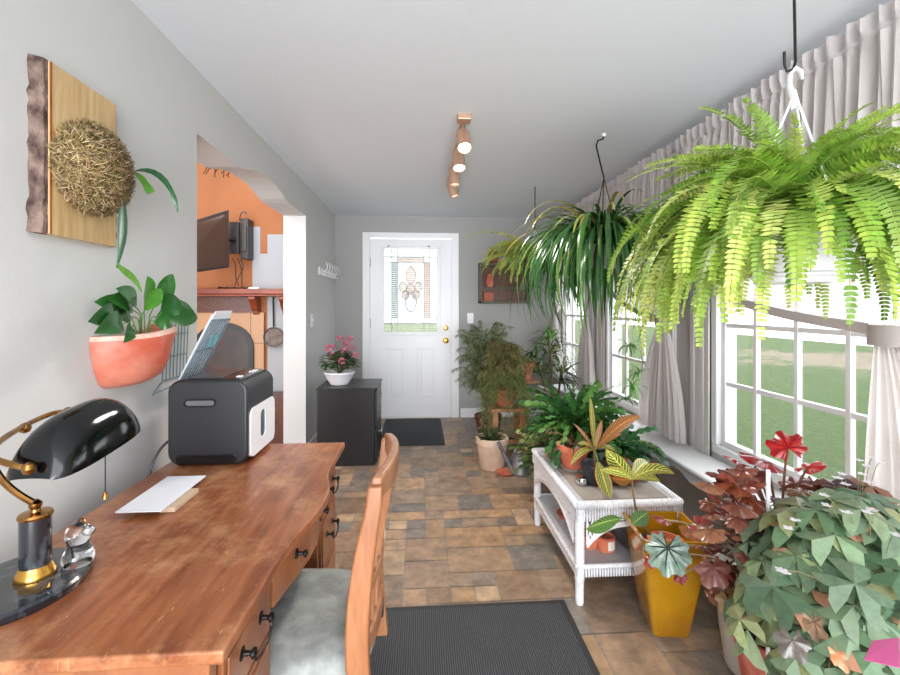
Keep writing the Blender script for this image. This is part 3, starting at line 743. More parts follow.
# magazine rack on the wall with letters
rk = thing('magazine_rack', (XL, 1.76, .93), 'blue-grey wire rack slanting out from the wall behind the shredder', 'rack')
def slab(y, t, s): return (XL + (.095 + .11 * t if s else .01 + .01 * t), y + (0 if s else .05), .97 + (.22 if s else .25) * t)
m = MB(); m2 = MB(); n = 9
for i in range(n): y = 1.60 + .15 * i / (n - 1); m.tube([slab(y, 0, 1), slab(y, 1, 1)], .0024, 5)
for t in (0, .5, 1): m.tube([slab(1.60, t, 1), slab(1.75, t, 1)], .003, 5)
for i in range(8): y = 1.60 + .16 * i / 7; m2.tube([slab(y, 0, 0), slab(y, 1, 0)], .0022, 5)
for t in (0, .33, .66, 1): m2.tube([slab(1.60, t, 0), slab(1.76, t, 0)], .0026, 5)
for y in (1.60, 1.75): m2.tube([slab(y, 0, 0), (XL + .005, y, .93), slab(y, 0, 1)], .0026, 5)
m.build('front_grid', WIRE, rk); m2.build('back_grid', WIRE, rk)
def sheet(nm, mat, y0, y1, t0, t1, off, th, label, cat, group=None):
    m = MB(); pts = []
    nx_, nz_ = -.22, .11; L = math.hypot(nx_, nz_); nn = V((nx_ / L, 0, nz_ / L))
    for o in (off, off + th):
        for y, t in ((y0, t0), (y1, t0), (y1, t1), (y0, t1)): pts.append(V(slab(y, t, 1)) + nn * o)
    k1 = m.ring(pts[:4]); k2 = m.ring(pts[4:]); m.face(k1[::-1]); m.face(k2); m.bridge(k1, k2)
    return tag(m.build(nm, mat, smooth=False), label, cat, group)
sheet('paper_sheet', PAPER, 1.61, 1.745, .06, 1.13, .004, .003, 'tall white sheet in the wire rack, its top edge above the wires', 'paper')
sheet('catalogue', M('grey_cover', hx(214, 216, 220), .5), 1.615, 1.74, .02, 1.06, .009, .006, 'grey-covered catalogue standing behind the white sheet in the wire rack', 'magazine')
sheet('postcard', M('blue_card', hx(84, 150, 170), .5, col2=hx(150, 200, 210), scale=30), 1.66, 1.72, .55, .75, -.005, .002, 'small blue card clipped behind the wires of the rack', 'card')

# ============================================================ CHAIR
ch = thing('desk_chair', (-.27, 1.12, 0), 'oak swivel chair with grey padded seat pushed up to the desk', 'chair')
m = MB(); out = []
for i in range(40):
    a = 2 * pi * i / 40; r = 1 / ((abs(cos(a)) ** 3.2 + abs(sin(a)) ** 3.2) ** (1 / 3.2)); out.append((-.30 + .185 * r * cos(a), 1.125 + .185 * r * sin(a) * (1 - .06 * cos(a)))); 
prev = None
for s, z in ((.96, .425), (1.0, .432), (1.01, .45), (.985, .468), (.93, .480), (.75, .487), (.4, .49), (.02, .491)):
    k = m.ring([((p[0] + .30) * s - .30, (p[1] - 1.125) * s + 1.125, z) for p in out])
    if prev: m.bridge(prev, k)
    else: m.face(k[::-1])
    prev = k
m.face(prev); m.build('seat', CUSH, ch)
m = MB(); m.tube([(p[0] * 1.0, p[1], .428) for p in out] + [(out[0][0], out[0][1], .428)], .0045, 6, cap=False); m.build('seat_welt', M('steel_trim', hx(170, 170, 168), .3, .6), ch)
m = MB(); m.prism([((p[0] + .30) * .9 - .30, (p[1] - 1.125) * .9 + 1.125) for p in out], 'z', .39, .425); m.build('seat_base', BLACKP, ch)
def xpost(z): # side profile of the back
    t = (z - .30) / .55
    return -.115 - .028 * sin(pi * min(1, t * 1.05)) + .018 * t
for yy, dz in ((.945, 0), (1.275, 0)):
    m = MB(); prev = None
    for i in range(13):
        z = .30 + .56 * i / 12; x = xpost(z); w_ = .021 + .005 * sin(pi * i / 12) - .006 * (i / 12) ** 2; d_ = .0145
        k = m.ring([(x - w_, yy - d_, z), (x + w_, yy - d_, z), (x + w_, yy + d_, z), (x - w_, yy + d_, z)])
        if prev: m.bridge(prev, k)
        else: m.face(k[::-1])
        prev = k
    m.face(prev); m.build('back_post', OAK, ch, bevel=.005)
def bow(y): return .028 * (1 - ((y - 1.11) / .165) ** 2)
def rail(nm, z, h, th, mat=OAK):
    m = MB(); prev = None
    for i in range(17):
        y = .945 + .33 * i / 16; x = xpost(z + h / 2) + bow(y); e = .010 * (1 - ((y - 1.11) / .165) ** 2)
        k = m.ring([(x - th, y, z), (x + th, y, z), (x + th + .003, y, z + h + e), (x - th + .003, y, z + h + e)])
        if prev: m.bridge(prev, k)
        else: m.face(k[::-1])
        prev = k
    m.face(prev); m.build(nm, mat, ch, bevel=.005)
rail('top_rail', .825, .05, .011); rail('lower_rail', .47, .045, .009); rail('middle_rail', .60, .028, .008)
for y in (1.03, 1.075, 1.11, 1.145, 1.19):
    m = MB(); prev = None; wd = .014 if y == 1.11 else .008
    for i in range(11):
        z = .505 + .335 * i / 10; x = xpost(z) + bow(y) * .95; ww = wd + .006 * cos(2 * pi * i / 10)
        k = m.ring([(x - .006, y - ww, z), (x + .006, y - ww, z), (x + .006, y + ww, z), (x - .006, y + ww, z)])
        if prev: m.bridge(prev, k)
        else: m.face(k[::-1])
        prev = k
    m.face(prev); m.build('back_slat', OAK, ch, smooth=False, bevel=.002)
m = MB(); m.box(-.105, -.098, 1.20, 1.225, .60, .63); m.build('badge', CARD, ch, smooth=False)
m = MB(); m.lathe([(.035, .12), (.03, .16), (.022, .17), (.022, .37), (.05, .38), (.05, .395)], (-.29, 1.12, 0), 20); m.build('column', BLACKP, ch)
for q in (.955, 1.235): m = MB(); m.box(-.30, -.105, q, q + .03, .37, .41); m.build('back_bracket', BLACKP, ch, smooth=False, bevel=.004)
for k5 in range(5):
    a = 2 * pi * k5 / 5 + .3; e = V((-.29 + .25 * cos(a), 1.12 + .25 * sin(a), .065))
    m = MB(); m.tube([(-.29, 1.12, .125), (-.29 + .12 * cos(a), 1.12 + .12 * sin(a), .10), e], [.024, .02, .014], 8); m.build('leg', BLACKP, ch)
    m = MB(); q = Matrix.Rotation(pi / 2, 3, 'X') 
    m.lathe([(.02, -.014), (.026, -.01), (.026, .01), (.02, .014)], (e.x, e.y, .0365), 16, rot=q); m.tube([e, (e.x, e.y, .045)], .006, 6); m.build('caster', BLACKS, ch)
# mats
def ribbed(name, x0, x1, y0, y1, border, label):
    root = thing(name, ((x0 + x1) / 2, (y0 + y1) / 2, 0), label, 'mat')
    m = MB(); m.box(x0, x1, y0, y1, .0005, .006); m.build('rubber_backing', M(name + '_rubber', hx(40, 40, 42), .6), root, smooth=False, bevel=.002)
    mt, nt, bs = nodes('ribbed_carpet'); v = coords(nt)
    wv = nt.nodes.new('ShaderNodeTexWave'); nt.links.new(v, wv.inputs[0]); wv.bands_direction = 'X'; wv.inputs['Scale'].default_value = 40; wv.inputs['Distortion'].default_value = .4; wv.inputs['Detail Scale'].default_value = 12
    nz = noise(nt, v, 240, 2)
    c = mix(nt, wv.outputs['Fac'], hx(36, 37, 40), hx(88, 90, 94)); c = mix(nt, .6, c, ramp(nt, nz, [(.3, (.5, .5, .5)), (.7, (1.4, 1.4, 1.4))]), 'MULTIPLY')
    nt.links.new(c, bs.inputs['Base Color']); bs.inputs['Roughness'].default_value = .95; bump(nt, bs, wv.outputs['Fac'], .6, .003)
    m = MB(); b = border; m.box(x0 + b, x1 - b, y0 + b, y1 - b, .006, .0085); m.build('ribbed_pile', mt, root, smooth=False)
ribbed('floor_mat', -.36, .60, .75, 1.815, .025, 'large dark ribbed floor mat under the swivel chair')
ribbed('door_mat', -.385, .215, 3.91, 4.84, .02, 'plain black door mat in front of the white door')

# ============================================================ LEFT WALL
pq = thing('mounted_fern', (XL, 1.257, 1.42), 'live-edge wood plaque on the wall carrying a moss ball with strap leaves', 'wall plant')
PY0, PY1, PZ0, PZ1 = 1.116, 1.398, 1.418, 1.845
m = MB(); rr = random.Random(3); left = []; right = []
for i in range(25):
    z = PZ0 + (PZ1 - PZ0) * i / 24; left.append((PY0 + rr.uniform(-.004, .006), z)); right.append((PY1 - rr.uniform(-.002, .006), z))
def edge(pts, w, x0, x1, sg, nm, mat):
    m = MB(); prev = None
    for y, z in pts:
        k = m.ring([(x0, y, z), (x1, y + sg * w * .5, z), (x1, y + sg * w, z), (x0, y + sg * w, z)])
        if prev: m.bridge(prev, k)
        else: m.face(k[::-1])
        prev = k
    m.face(prev); m.build(nm, mat, pq)
m = MB(); m.box(XL, XL + .026, PY0 + .03, PY1 - .012, PZ0, PZ1); m.build('board', MAPLE, pq, smooth=False, bevel=.002)
edge(left, .03, XL, XL + .024, 1, 'bark_edge', BARK); edge(right, .015, XL, XL + .024, -1, 'bark_edge', BARK)
edge([(y * 0 + PY0 + .028, z) for y, z in left], .010, XL + .001, XL + .0268, 1, 'inner_bark', CAMB)
m = MB(); mc = V((XL + .05, 1.262, 1.612)); rr = random.Random(5)
prev = None
for j in range(13):
    th = pi * j / 12
    k = m.ring([mc + V((.062 * sin(th) * cos(a), .112 * sin(th) * sin(a), -.112 * cos(th))) * (1 + rr.uniform(-.05, .05)) for a in [2 * pi * i / 22 for i in range(22)]])
    if prev: m.bridge(prev, k, hx(104, 88, 52))
    prev = k
MC = [hx(176, 150, 108), hx(142, 122, 74), hx(206, 182, 146), hx(124, 116, 62), hx(160, 128, 96), hx(96, 78, 50), hx(186, 160, 110)]
for i in range(6500):
    u = rr.uniform(-1, 1); a = rr.uniform(0, 2 * pi); s = math.sqrt(1 - u * u); n_ = V((s * cos(a), s * sin(a), u))
    if n_.x < -.45: continue
    p = mc + V((n_.x * .064, n_.y * .115, n_.z * .118)) * rr.uniform(.95, 1.06)
    t = n_.cross(V((rr.uniform(-1, 1), rr.uniform(-1, 1), rr.uniform(-1, 1)))).normalized(); L = rr.uniform(.012, .032)
    q = p + t * L + n_ * rr.uniform(-.002, .008); md = (p + q) / 2 + n_ * rr.uniform(.001, .006); sd = n_.cross(t) * .0009
    b = [m.vert(p - sd), m.vert(p + sd), m.vert(md + sd), m.vert(md - sd), m.vert(q)]; c = rr.choice(MC)
    c = jit(c, .2); m.face((b[0], b[1], b[2], b[3]), c); m.face((b[3], b[2], b[4]), c)
m.build('moss_ball', MOSS, pq)
GD = hx(52, 104, 62); GD2 = hx(96, 140, 60)
def strap(pts, ws, side, col, nm='leaf'):
    m = MB(); m.blade(bez(pts, len(ws) - 1), ws, V(side), col, .25); m.build(nm, LEAFG, pq)
X = XL
strap([at(133, 172, x=X + .09), at(150, 165, x=X + .10), at(172, 176, x=X + .10), at(178, 212, x=X + .12)], [.002, .006, .008, .009, .010, .010, .008, .010, .003], (.5, .2, .8), hx(58, 110, 70))
strap([at(134, 172, x=X + .085), at(141, 175, x=X + .09), at(146, 182, x=X + .09), at(152, 193, x=X + .095)], [.003, .008, .011, .013, .012, .016, .015], (.3, .8, .5), hx(96, 156, 62))
strap([at(124, 180, x=X + .08), at(122, 210, x=X + .09), at(130, 230, x=X + .11), at(117, 268, x=X + .12)], [.002, .004, .010, .016, .020, .020, .017, .010, .003], (.0, 1, .1), hx(62, 112, 84))
strap([at(117, 263, x=X + .12), at(122, 272, x=X + .12), at(135, 272, x=X + .12), at(142, 292, x=X + .13)], [.003, .007, .010, .012, .011, .008, .003], (.1, .6, .7), hx(104, 160, 60))

wp = thing('wall_planter', (XL, 1.44, .99), 'coral-coloured half-round wall pot with a leafy green plant below the moss plaque', 'wall planter')
m = MB(); pc = V((XL, 1.455, 1.005)); prf = [(.045, 0), (.085, .002), (.108, .018), (.126, .06), (.136, .11), (.142, .145), (.140, .158), (.130, .160), (.124, .145)]
prev = None
for r, z in prf:
    k = []
    for i in range(29):
        a = -pi / 2 + pi * i / 28; tilt = .012 * (sin(a)); wob = 1 + .03 * sin(5 * a + z * 30) * (z / .15)
        k.append(m.vert(pc + V((max(.001, r * cos(a) * 1.0 * wob), r * 1.0 * sin(a) * wob, z + tilt))))
    if prev:
        for i in range(28): m.face((prev[i], prev[i + 1], k[i + 1], k[i]), mi=1 if z >= .158 else 0)
    else: m.face(k[::-1])
    prev = k
m.face(prev)
m.build('pot', [CORAL, CORALRIM], wp)
m = MB(); rr = random.Random(9)
lv = [  # (leaf base px, py, tip px, py, width m, colour)
 ((138, 322), (104, 313), .030, 0), ((140, 318), (108, 300), .026, 1), ((142, 318), (117, 290), .024, 1), ((130, 326), (96, 333), .026, 0), ((144, 316), (147, 278), .03, 2),
 ((150, 318), (172, 276), .034, 1), ((152, 320), (196, 318), .040, 0), ((156, 322), (178, 300), .038, 0), ((134, 328), (124, 342), .022, 0), ((150, 324), (170, 328), .034, 1), ((128, 324), (90, 322), .03, 0), ((140, 322), (160, 290), .026, 2), ((132, 322), (96, 303), .026, 1)]
GC = [hx(40, 96, 40), hx(52, 116, 48), hx(86, 156, 54)]
for i, (a, b, wd, g) in enumerate(lv):
    xx = XL + .07 + .012 * (i % 4); p0 = at(*a, x=xx); p3 = at(*b, x=xx + .03)
    d = (p3 - p0) * 1.05; p3 = p0 + d; md = p0.lerp(p3, .5) + V((.012, 0, .03))
    st = p0.lerp(p3, .25) + V((0, 0, .012)); m.tube([V((pc.x + .07, pc.y + (p0.y - pc.y) * .4, pc.z + .12)), p0 + V((0, 0, .01)), st], .0018, 5, hx(90, 140, 60))
    sd = d.cross(V((1, 0, .2))).normalized()
    m.blade(bez([st, md, p3], 8), ovalw(9, wd * 1.15, peak=.42), sd, jit(GC[g], .15), .2)
m.build('foliage', LEAFG, wp)
m = MB(); m.lathe([(.10, -.01), (.10, 0), (.002, .004)], pc + V((.05, 0, .125)), 16, sx=.45, sy=1.2); m.build('soil', SOIL, wp)

hk = thing('coat_hook_rack', (XL, 4.5, 1.53), 'white coat rack with a row of curved hooks on the left wall before the door', 'coat rack')
m = MB(); m.box(XL, XL + .016, 4.10, 4.86, 1.525, 1.60); m.build('board', WHITE, hk, smooth=False, bevel=.005)
for i in range(6):
    y = 4.17 + i * .122; m = MB(); m.tube(bez([(XL + .016, y, 1.575), (XL + .06, y, 1.54), (XL + .09, y, 1.60), (XL + .06, y, 1.645), (XL + .055, y, 1.65)], 10), .005, 6)
    m.tube(bez([(XL + .016, y, 1.555), (XL + .04, y, 1.51), (XL + .055, y, 1.54), (XL + .05, y, 1.555)], 8), .0045, 6); m.build('hook', WHITE, hk)
def switch(c, ax, label):
    m = MB(); x, y, z = c
    r = thing('light_switch', c, label, 'light switch', 'white light switches')
    if ax == 'x': m.box(x, x + .006, y - .035, y + .035, z - .057, z + .057)
    else: m.box(x - .035, x + .035, y - .006, y, z - .057, z + .057)
    m.build('plate', WPLAST, r, smooth=False, bevel=.002); m = MB()
    if ax == 'x': m.box(x + .006, x + .018, y - .005, y + .005, z - .004, z + .014)
    else: m.box(x - .005, x + .005, y - .018, y - .006, z - .004, z + .014)
    m.build('toggle', WPLAST, r, smooth=False, bevel=.001)
switch((XL, 3.86, 1.115), 'x', 'white light switch on the left wall above the black cabinet')
switch((.55, YF, 1.105), 'y', 'white light switch on the far wall just right of the door')
cb = thing('black_cabinet', (-.58, 3.66, 0), 'low black box cabinet beside the doorway on the left', 'cabinet')
m = MB(); m.box(-.80, -.362, 3.45, 3.88, 0, .585); m.build('body', BLACK, cb, smooth=False, bevel=.003)
m = MB(); m.box(-.805, -.34, 3.445, 3.885, .585, .605); m.build('top', BLACK, cb, smooth=False, bevel=.003)
for za, zb in ((.02, .28), (.295, .57)):
    m = MB(); m.box(-.362, -.345, 3.46, 3.87, za, zb); d = m.build('drawer', BLACK, cb, smooth=False, bevel=.003)
    m = MB(); m.tube([(-.345, 3.62, zb - .06), (-.325, 3.625, zb - .06), (-.325, 3.70, zb - .06), (-.345, 3.705, zb - .06)], .004, 6); m.build('handle', CHROME, d)
fp = thing('flowering_plant', (-.66, 3.62, .605), 'pink-flowered plant in a white bowl pot on top of the black cabinet', 'potted plant')
c = V((-.66, 3.62, .605))
m = MB(); m.lathe([(.055, 0), (.07, .003), (.10, .05), (.118, .088), (.125, .094), (.122, .105), (.112, .104), (.10, .085)], c, 32); m.build('pot', WPLAST, fp); soil(fp, c, .10, .084)
m = MB(); rr = random.Random(21)
for i in range(330):
    a = rr.uniform(0, 2 * pi); e = rr.uniform(0, 1.35); r = .155 * rr.uniform(.55, 1); p = c + V((0, 0, .14)) + V((r * cos(a) * cos(e) * 1.0, r * sin(a) * cos(e), r * sin(e) * .95))
    oval_leaf(m, p, a + rr.uniform(-.8, .8), rr.uniform(-.3, .6), rr.uniform(.03, .05), .013, jit(hx(68, 92, 52), .3), n=5)
    if i % 8 == 0: m.tube([c + V((0, 0, .09)), p], .0016, 4, hx(80, 96, 50))
m.build('foliage', LEAF, fp)
m = MB()
for i, (px, py) in enumerate([(340, 341), (333, 349), (344, 353), (352, 350), (356, 357), (332, 357), (342, 363), (350, 341), (328, 350), (346, 346)]):
    q = at(px, py, y=3.5 + .03 * (i % 3)) + V((0, -.0, .01))
    for k in range(26):
        a = rr.uniform(0, 2 * pi); e = rr.uniform(-.5, 1.4); d = V((cos(a) * cos(e), sin(a) * cos(e), sin(e)))
        oval_leaf(m, q + d * .014, a, e, .024, .012, jit(lerpc(hx(206, 104, 136), hx(232, 160, 180), rr.random()), .12), n=4, bend=.4)
m.build('blossoms', PETAL, fp)

# ============================================================ LIVING ROOM THINGS
tv = thing('television', (-1.80, 3.85, 1.55), 'flat television angled on a wall arm above the mantel shelf', 'television')
A_ = at(199, 236, y=3.50); B_ = at(222, 207, y=3.86); D_ = at(209, 273, y=3.50); C_ = at(229, 269, y=3.86)
def quadbox(m, P, t, mi=0):
    n = (P[1] - P[0]).cross(P[3] - P[0]).normalized() * t; a = m.ring(P); b = m.ring([p + n for p in P]); m.face(a[::-1]); m.face(b); m.bridge(a, b)
TL, TR, BR, BL = V((-1.93, 3.42, 1.80)), V((-1.665, 3.90, 2.06)), V((-1.645, 3.86, 1.565)), V((-1.86, 3.40, 1.46))
m = MB(); quadbox(m, [TL, BL, BR, TR], .03); m.build('case', BLACKP, tv, smooth=False, bevel=.004)
m = MB(); n_ = (BL - TL).cross(TR - TL).normalized() * .0305; cn = (TL + TR + BR + BL) / 4; quadbox(m, [cn + (p - cn) * .93 + n_ for p in (TL, BL, BR, TR)], .002); m.build('screen', M('glossy_screen', hx(70, 50, 40), .12), tv, smooth=False)
bk = thing('wall_bracket', (-1.6, 4.1, 1.65), 'black television bracket with a box on it, between television and grey wall', 'wall bracket')
m = MB(); m.box(-1.60, -1.535, 4.02, YK, 1.66, 2.02); m.box(-1.68, -1.60, 3.98, 4.02, 1.70, 1.98); m.box(-1.585, -1.545, 4.01, 4.02, 1.72, 1.95); m.build('plate', BLACKP, bk, smooth=False, bevel=.004)
m = MB(); m.tube([(-1.757, 3.72, 1.79), (-1.63, 4.0, 1.82)], .015, 8); m.build('arm', DARKM, bk)
m = MB()
for k, (a, b) in enumerate((((-1.66, 4.0, 1.66), (-1.62, 4.04, 1.42)), ((-1.62, 4.0, 1.66), (-1.60, 4.06, 1.41)), ((-1.60, 4.02, 1.66), (-1.64, 4.0, 1.42)))):
    a, b = V(a), V(b); m = MB(); m.tube(bez([a, a + V((.06, 0, -.1)), b + V((-.06 + .05 * k, 0, .12)), b]), .004, 5); m.build('cable', BLACKP, bk)
m = MB(); m.tube(bez([(-1.62, 4.05, 2.0), (-1.62, 4.05, 2.09), (-1.57, 4.05, 2.10), (-1.56, 4.05, 2.06)]), .005, 5)
m.build('cable', BLACKP, bk)
mt_ = thing('mantel_shelf', (-1.75, 4.05, 1.29), 'reddish wooden mantel shelf on carved corbels above the fireplace', 'shelf')
m = MB(); m.box(-2.5, -1.21, 3.97, YK - .009, 1.345, 1.392); m.box(-2.5, -1.225, 3.985, YK - .009, 1.325, 1.345); m.build('shelf_board', MANTEL, mt_, smooth=False, bevel=.006)
for x in (-1.50, -1.235):
    m = MB(); pr = [(YK - .009, 1.325), (4.0, 1.325), (4.0, 1.30), (4.04, 1.27), (4.07, 1.22), (4.11, 1.19), (4.13, 1.15), (YK - .009, 1.14)]; m.prism(pr, 'x', x - .03, x + .03); m.build('corbel', MANTEL, mt_, smooth=False, bevel=.004)
m = MB(); m.box(-2.5, -1.48, YK - .05, YK - .01, 1.18, 1.325); m.build('lintel', REDWOOD, mt_, smooth=False)
m = MB(); m.tube([(-1.80 + .02 * i + .02 * sin(i * 2.1), 4.02 + .03 * cos(i * 1.7), 1.398 + .004 * (i % 3)) for i in range(14)], .006, 5); tag(m.build('cable_coil', BLACKP), 'tangle of dark cable lying on the mantel shelf', 'cable')
m = MB(); m.box(-1.54, -1.43, 4.0, 4.04, 1.392, 1.408); tag(m.build('remote_control', WPLAST, bevel=.003), 'small pale remote control lying on the mantel shelf', 'remote control')
st_ = thing('fireplace', (-1.85, 4.1, 0), 'tiled fireplace with an arched black door under the mantel shelf', 'fireplace')
m = MB(); TILE, nt, bs = nodes('tan_tile'); bt = nt.nodes.new('ShaderNodeTexBrick'); nt.links.new(coords(nt, 'Object', (1, 1, 1), (pi / 2, 0, 0)), bt.inputs[0]); bt.inputs['Scale'].default_value = 1; bt.inputs['Brick Width'].default_value = .3; bt.inputs['Row Height'].default_value = .3; bt.inputs['Mortar Size'].default_value = .004; bt.offset = 0
bt.inputs['Color1'].default_value = c4(hx(178, 136, 100)); bt.inputs['Color2'].default_value = c4(hx(190, 146, 108)); bt.inputs['Mortar'].default_value = c4(hx(120, 98, 80)); nt.links.new(bt.outputs[0], bs.inputs['Base Color']); bs.inputs['Roughness'].default_value = .4
m.box(-2.5, -1.435, YK - .035, YK - .009, 0, 1.18); m.build('tile_surround', TILE, st_, smooth=False)
def arch(x0, x1, z0, zs, zt, n=16): return [(x1, z0)] + [((x0 + x1) / 2 + (x1 - x0) / 2 * cos(pi * i / n), zs + (zt - zs) * sin(pi * i / n)) for i in range(n + 1)] + [(x0, z0)]
m = MB(); o = arch(-2.05, -1.52, .10, .86, 1.09); i_ = arch(-2.01, -1.56, .14, .85, 1.05)
A = m.ring([(p[0], YK - .06, p[1]) for p in o]); B = m.ring([(p[0], YK - .06, p[1]) for p in i_]); A2 = m.ring([(p[0], YK - .035, p[1]) for p in o]); m.bridge(A, B); m.bridge(A, A2); m.build('door_frame', BLACK, st_, smooth=False)
m = MB(); k = m.ring([(p[0], YK - .045, p[1]) for p in i_]); m.face(k); m.build('door_glass', M('fire_glass', hx(34, 26, 22), .3, col2=hx(66, 44, 34), scale=5), st_, smooth=False)
pn = thing('skimmer', (-1.345, YK - .03, .84), 'long-handled round iron skimmer hanging on the grey wall by the fireplace', 'skimmer')
m = MB(); m.tube([(-1.352, YK - .03, 1.325), (-1.348, YK - .03, 1.05)], .007, 8); m.build('handle', DARKM, pn)
m = MB(); q = Matrix.Rotation(pi / 2, 3, 'X'); m.lathe([(.08, 0), (.085, .012), (.092, .014), (.092, .0), (.085, -.004), (.002, -.006)], (-1.345, YK - .035, .955), 28, rot=q); m.build('pan', M('old_iron', hx(120, 108, 100), .5, .5, col2=hx(88, 76, 68), scale=20), pn)
pp = thing('dried_herbs', (-1.8, 3.7, 2.2), 'dark dried sprigs hanging high on the orange wall inside the opening', 'dried herbs')
m = MB(); rr = random.Random(4)
for i in range(9):
    px = 208 + i * 2.9; p = at(px, 164, y=3.9); m.tube(bez([p, p + V((rr.uniform(-.02, .02), 0, -.05)), p + V((rr.uniform(-.05, .02), 0, -rr.uniform(.06, .13)))], 6), .004, 5)
m.build('sprigs', BSTEM and M('dried_stalk', hx(74, 44, 30), .9), pp)
m = MB(); a_, b_ = at(206, 163, y=3.92), at(234, 163, y=3.92); m.tube([a_, b_], .004, 5); m.tube([a_, V((a_.x, YK, a_.z + .02))], .003, 5); m.tube([b_, V((b_.x, YK, b_.z + .02))], .003, 5); m.build('hanging_rail', DARKM, pp)
m = MB(); m.box(-1.44, -1.15, 3.9, 4.12, .003, .46); o = tag(m.build('wooden_box', REDWOOD, smooth=False, bevel=.006), 'dark reddish-brown wooden box on the floor below the hanging skimmer', 'box')

# ============================================================ TRACK LIGHT
tl = thing('track_light', (.215, 2.8, H), 'ceiling track light with four rosy metal spot heads, two of them glowing', 'ceiling light')
tx = .225
m = MB(); m.box(tx - .014, tx + .014, 2.27, 3.4, H - .022, H); m.build('track', COPPER, tl, smooth=False, bevel=.003)
m = MB(); m.box(tx - .035, tx + .035, 2.26, 2.33, H - .03, H); m.build('power_box', COPPER, tl, smooth=False, bevel=.004)
hd = [(2.36, (.04, -.45, -.8), 1), (2.66, (.03, -.30, -.9), 1), (2.98, (.05, -.06, -1), 0), (3.30, (.3, -.05, -1), 0)]
for y, d, on in hd:
    d = V(d).normalized(); p = V((tx, y, H - .075)); q = V((0, 0, -1)).rotation_difference(d).to_matrix()
    m = MB(); m.lathe([(.018, .03), (.03, .022), (.037, 0), (.037, -.10), (.034, -.10), (.033, -.06)], p, 24, rot=q); hh = m.build('lamp_head', COPPER, tl)
    m = MB(); m.tube([(tx, y, H - .02), (tx, y, H - .05), p + V((0, 0, .02))], .006, 6); m.build('stem', COPPER, hh)
    m = MB(); m.lathe([(.032, -.062), (.032, -.090), (.018, -.097), (.001, -.098)], p, 20, rot=q); m.build('bulb', BULB if on else BULBOFF, hh)
    if on:
        l = bpy.data.lights.new('spot_bulb_light', 'SPOT'); l.energy = 34; l.color = (1, .93, .85); l.spot_size = radians(125); l.spot_blend = .9; l.shadow_soft_size = .12
        o = bpy.data.objects.new('spot_bulb_light', l); COL.objects.link(o); o.location = p + d * .1; o.rotation_euler = d.to_track_quat('-Z', 'Y').to_euler()

# shadow box on far wall
sb = thing('shadow_box', (.9, YF - .05, 1.28), 'dark red and green wooden wall box with small shelves on the far wall', 'wall shelf')
a, b, z0, z1 = .638, 1.2, 1.268, 1.712; GRN = M('dark_green_paint', hx(78, 88, 70), .6, col2=hx(96, 76, 60), scale=10); y0 = YF - .10
m = MB(); m.box(a, a + .03, y0, YF, z0, z1); m.box(b - .03, b, y0, YF, z0, z1); m.box(a, b, y0, YF, z0, z0 + .03); m.box(a, b, y0, YF, z1 - .03, z1); m.build('frame', GRN, sb, smooth=False, bevel=.003)
m = MB(); m.box(a + .03, b - .03, YF - .012, YF, z0 + .03, z1 - .03); m.build('back_panel', REDWOOD, sb, smooth=False)
m = MB(); m.box(a + .03, b - .03, y0 + .01, YF - .012, 1.43, 1.45); m.build('shelf', GRN, sb, smooth=False)
m = MB(); m.lathe([(.03, 0), (.045, .02), (.05, .06), (.035, .11), (.03, .14)], (.76, YF - .06, 1.45), 20); tag(m.build('clay_jar', PINKT), 'pinkish clay jar on the upper shelf of the wall box', 'jar')
m = MB(); m.box(.69, .80, YF - .09, YF - .03, 1.298, 1.39); tag(m.build('small_book', M('rust_cover', hx(160, 84, 58), .6), smooth=False, bevel=.003), 'rust-coloured block on the lower shelf of the wall box', 'book')
m = MB(); m.lathe([(.03, 0), (.06, .03), (.065, .09), (.04, .15), (.045, .17), (.002, .18)], (.80, YF - .06, 1.712), 20)
tag(m.build('clay_vase', M('brown_ceramic', hx(112, 58, 38), .4, col2=hx(140, 80, 56), scale=12)), 'rounded brown vase standing on top of the wall box', 'vase')
# ============================================================ HANGING PLANTS
def frond(m, o, az, e0, L, droop, W, cols, npair=30, pw=1.2, rng=R, rach=None, ragged=.1):
    pts, ds = arc_path(o, az, e0, L, droop, npair, pw, wob=rng.uniform(-.25, .25))
    side0 = V((-sin(az), cos(az), 0)); tw = rng.uniform(-.5, .5)
    base = rng.choice(cols); m.tube(pts[::3] + [pts[-1]], .0009, 3, rach or hx(170, 180, 90), cap=False)
    for i in range(2, npair):
        t = i / npair; d = ds[i]; s = (side0 - d * side0.dot(d)).normalized(); up = s.cross(d).normalized()
        s = (s * cos(tw) + up * sin(tw)).normalized(); up = s.cross(d).normalized()
        w = W * (min(1, .35 + t * 3) if t < .25 else 1) * (1 - max(0, t - .25) / .75 * .85)
        if rng.random() < ragged * .4: continue
        hw = L / npair * .5
        for sg in (-1, 1):
            ln = w * rng.uniform(.85, 1.1); dr = (s * sg + d * .28 - up * rng.uniform(-.05, .3)).normalized()
            p = pts[i]; c = jit(lerpc(base, cols[-1], t * .35), .12)
            wv_ = dr.cross(up).normalized() * hw; z_ = up * rng.uniform(-.15, .15) * ln
            a0 = m.vert(p - wv_ * .7); a1 = m.vert(p + wv_ * .7); b0 = m.vert(p + dr * ln * .6 - wv_ * .85 + z_ * .4); b1 = m.vert(p + dr * ln * .6 + wv_ * .75 + z_ * .4); tp = m.vert(p + dr * ln + z_ - up * ln * .12 + d * hw * .5)
            m.face((a0, a1, b1, b0), c); m.face((b0, b1, tp), c)
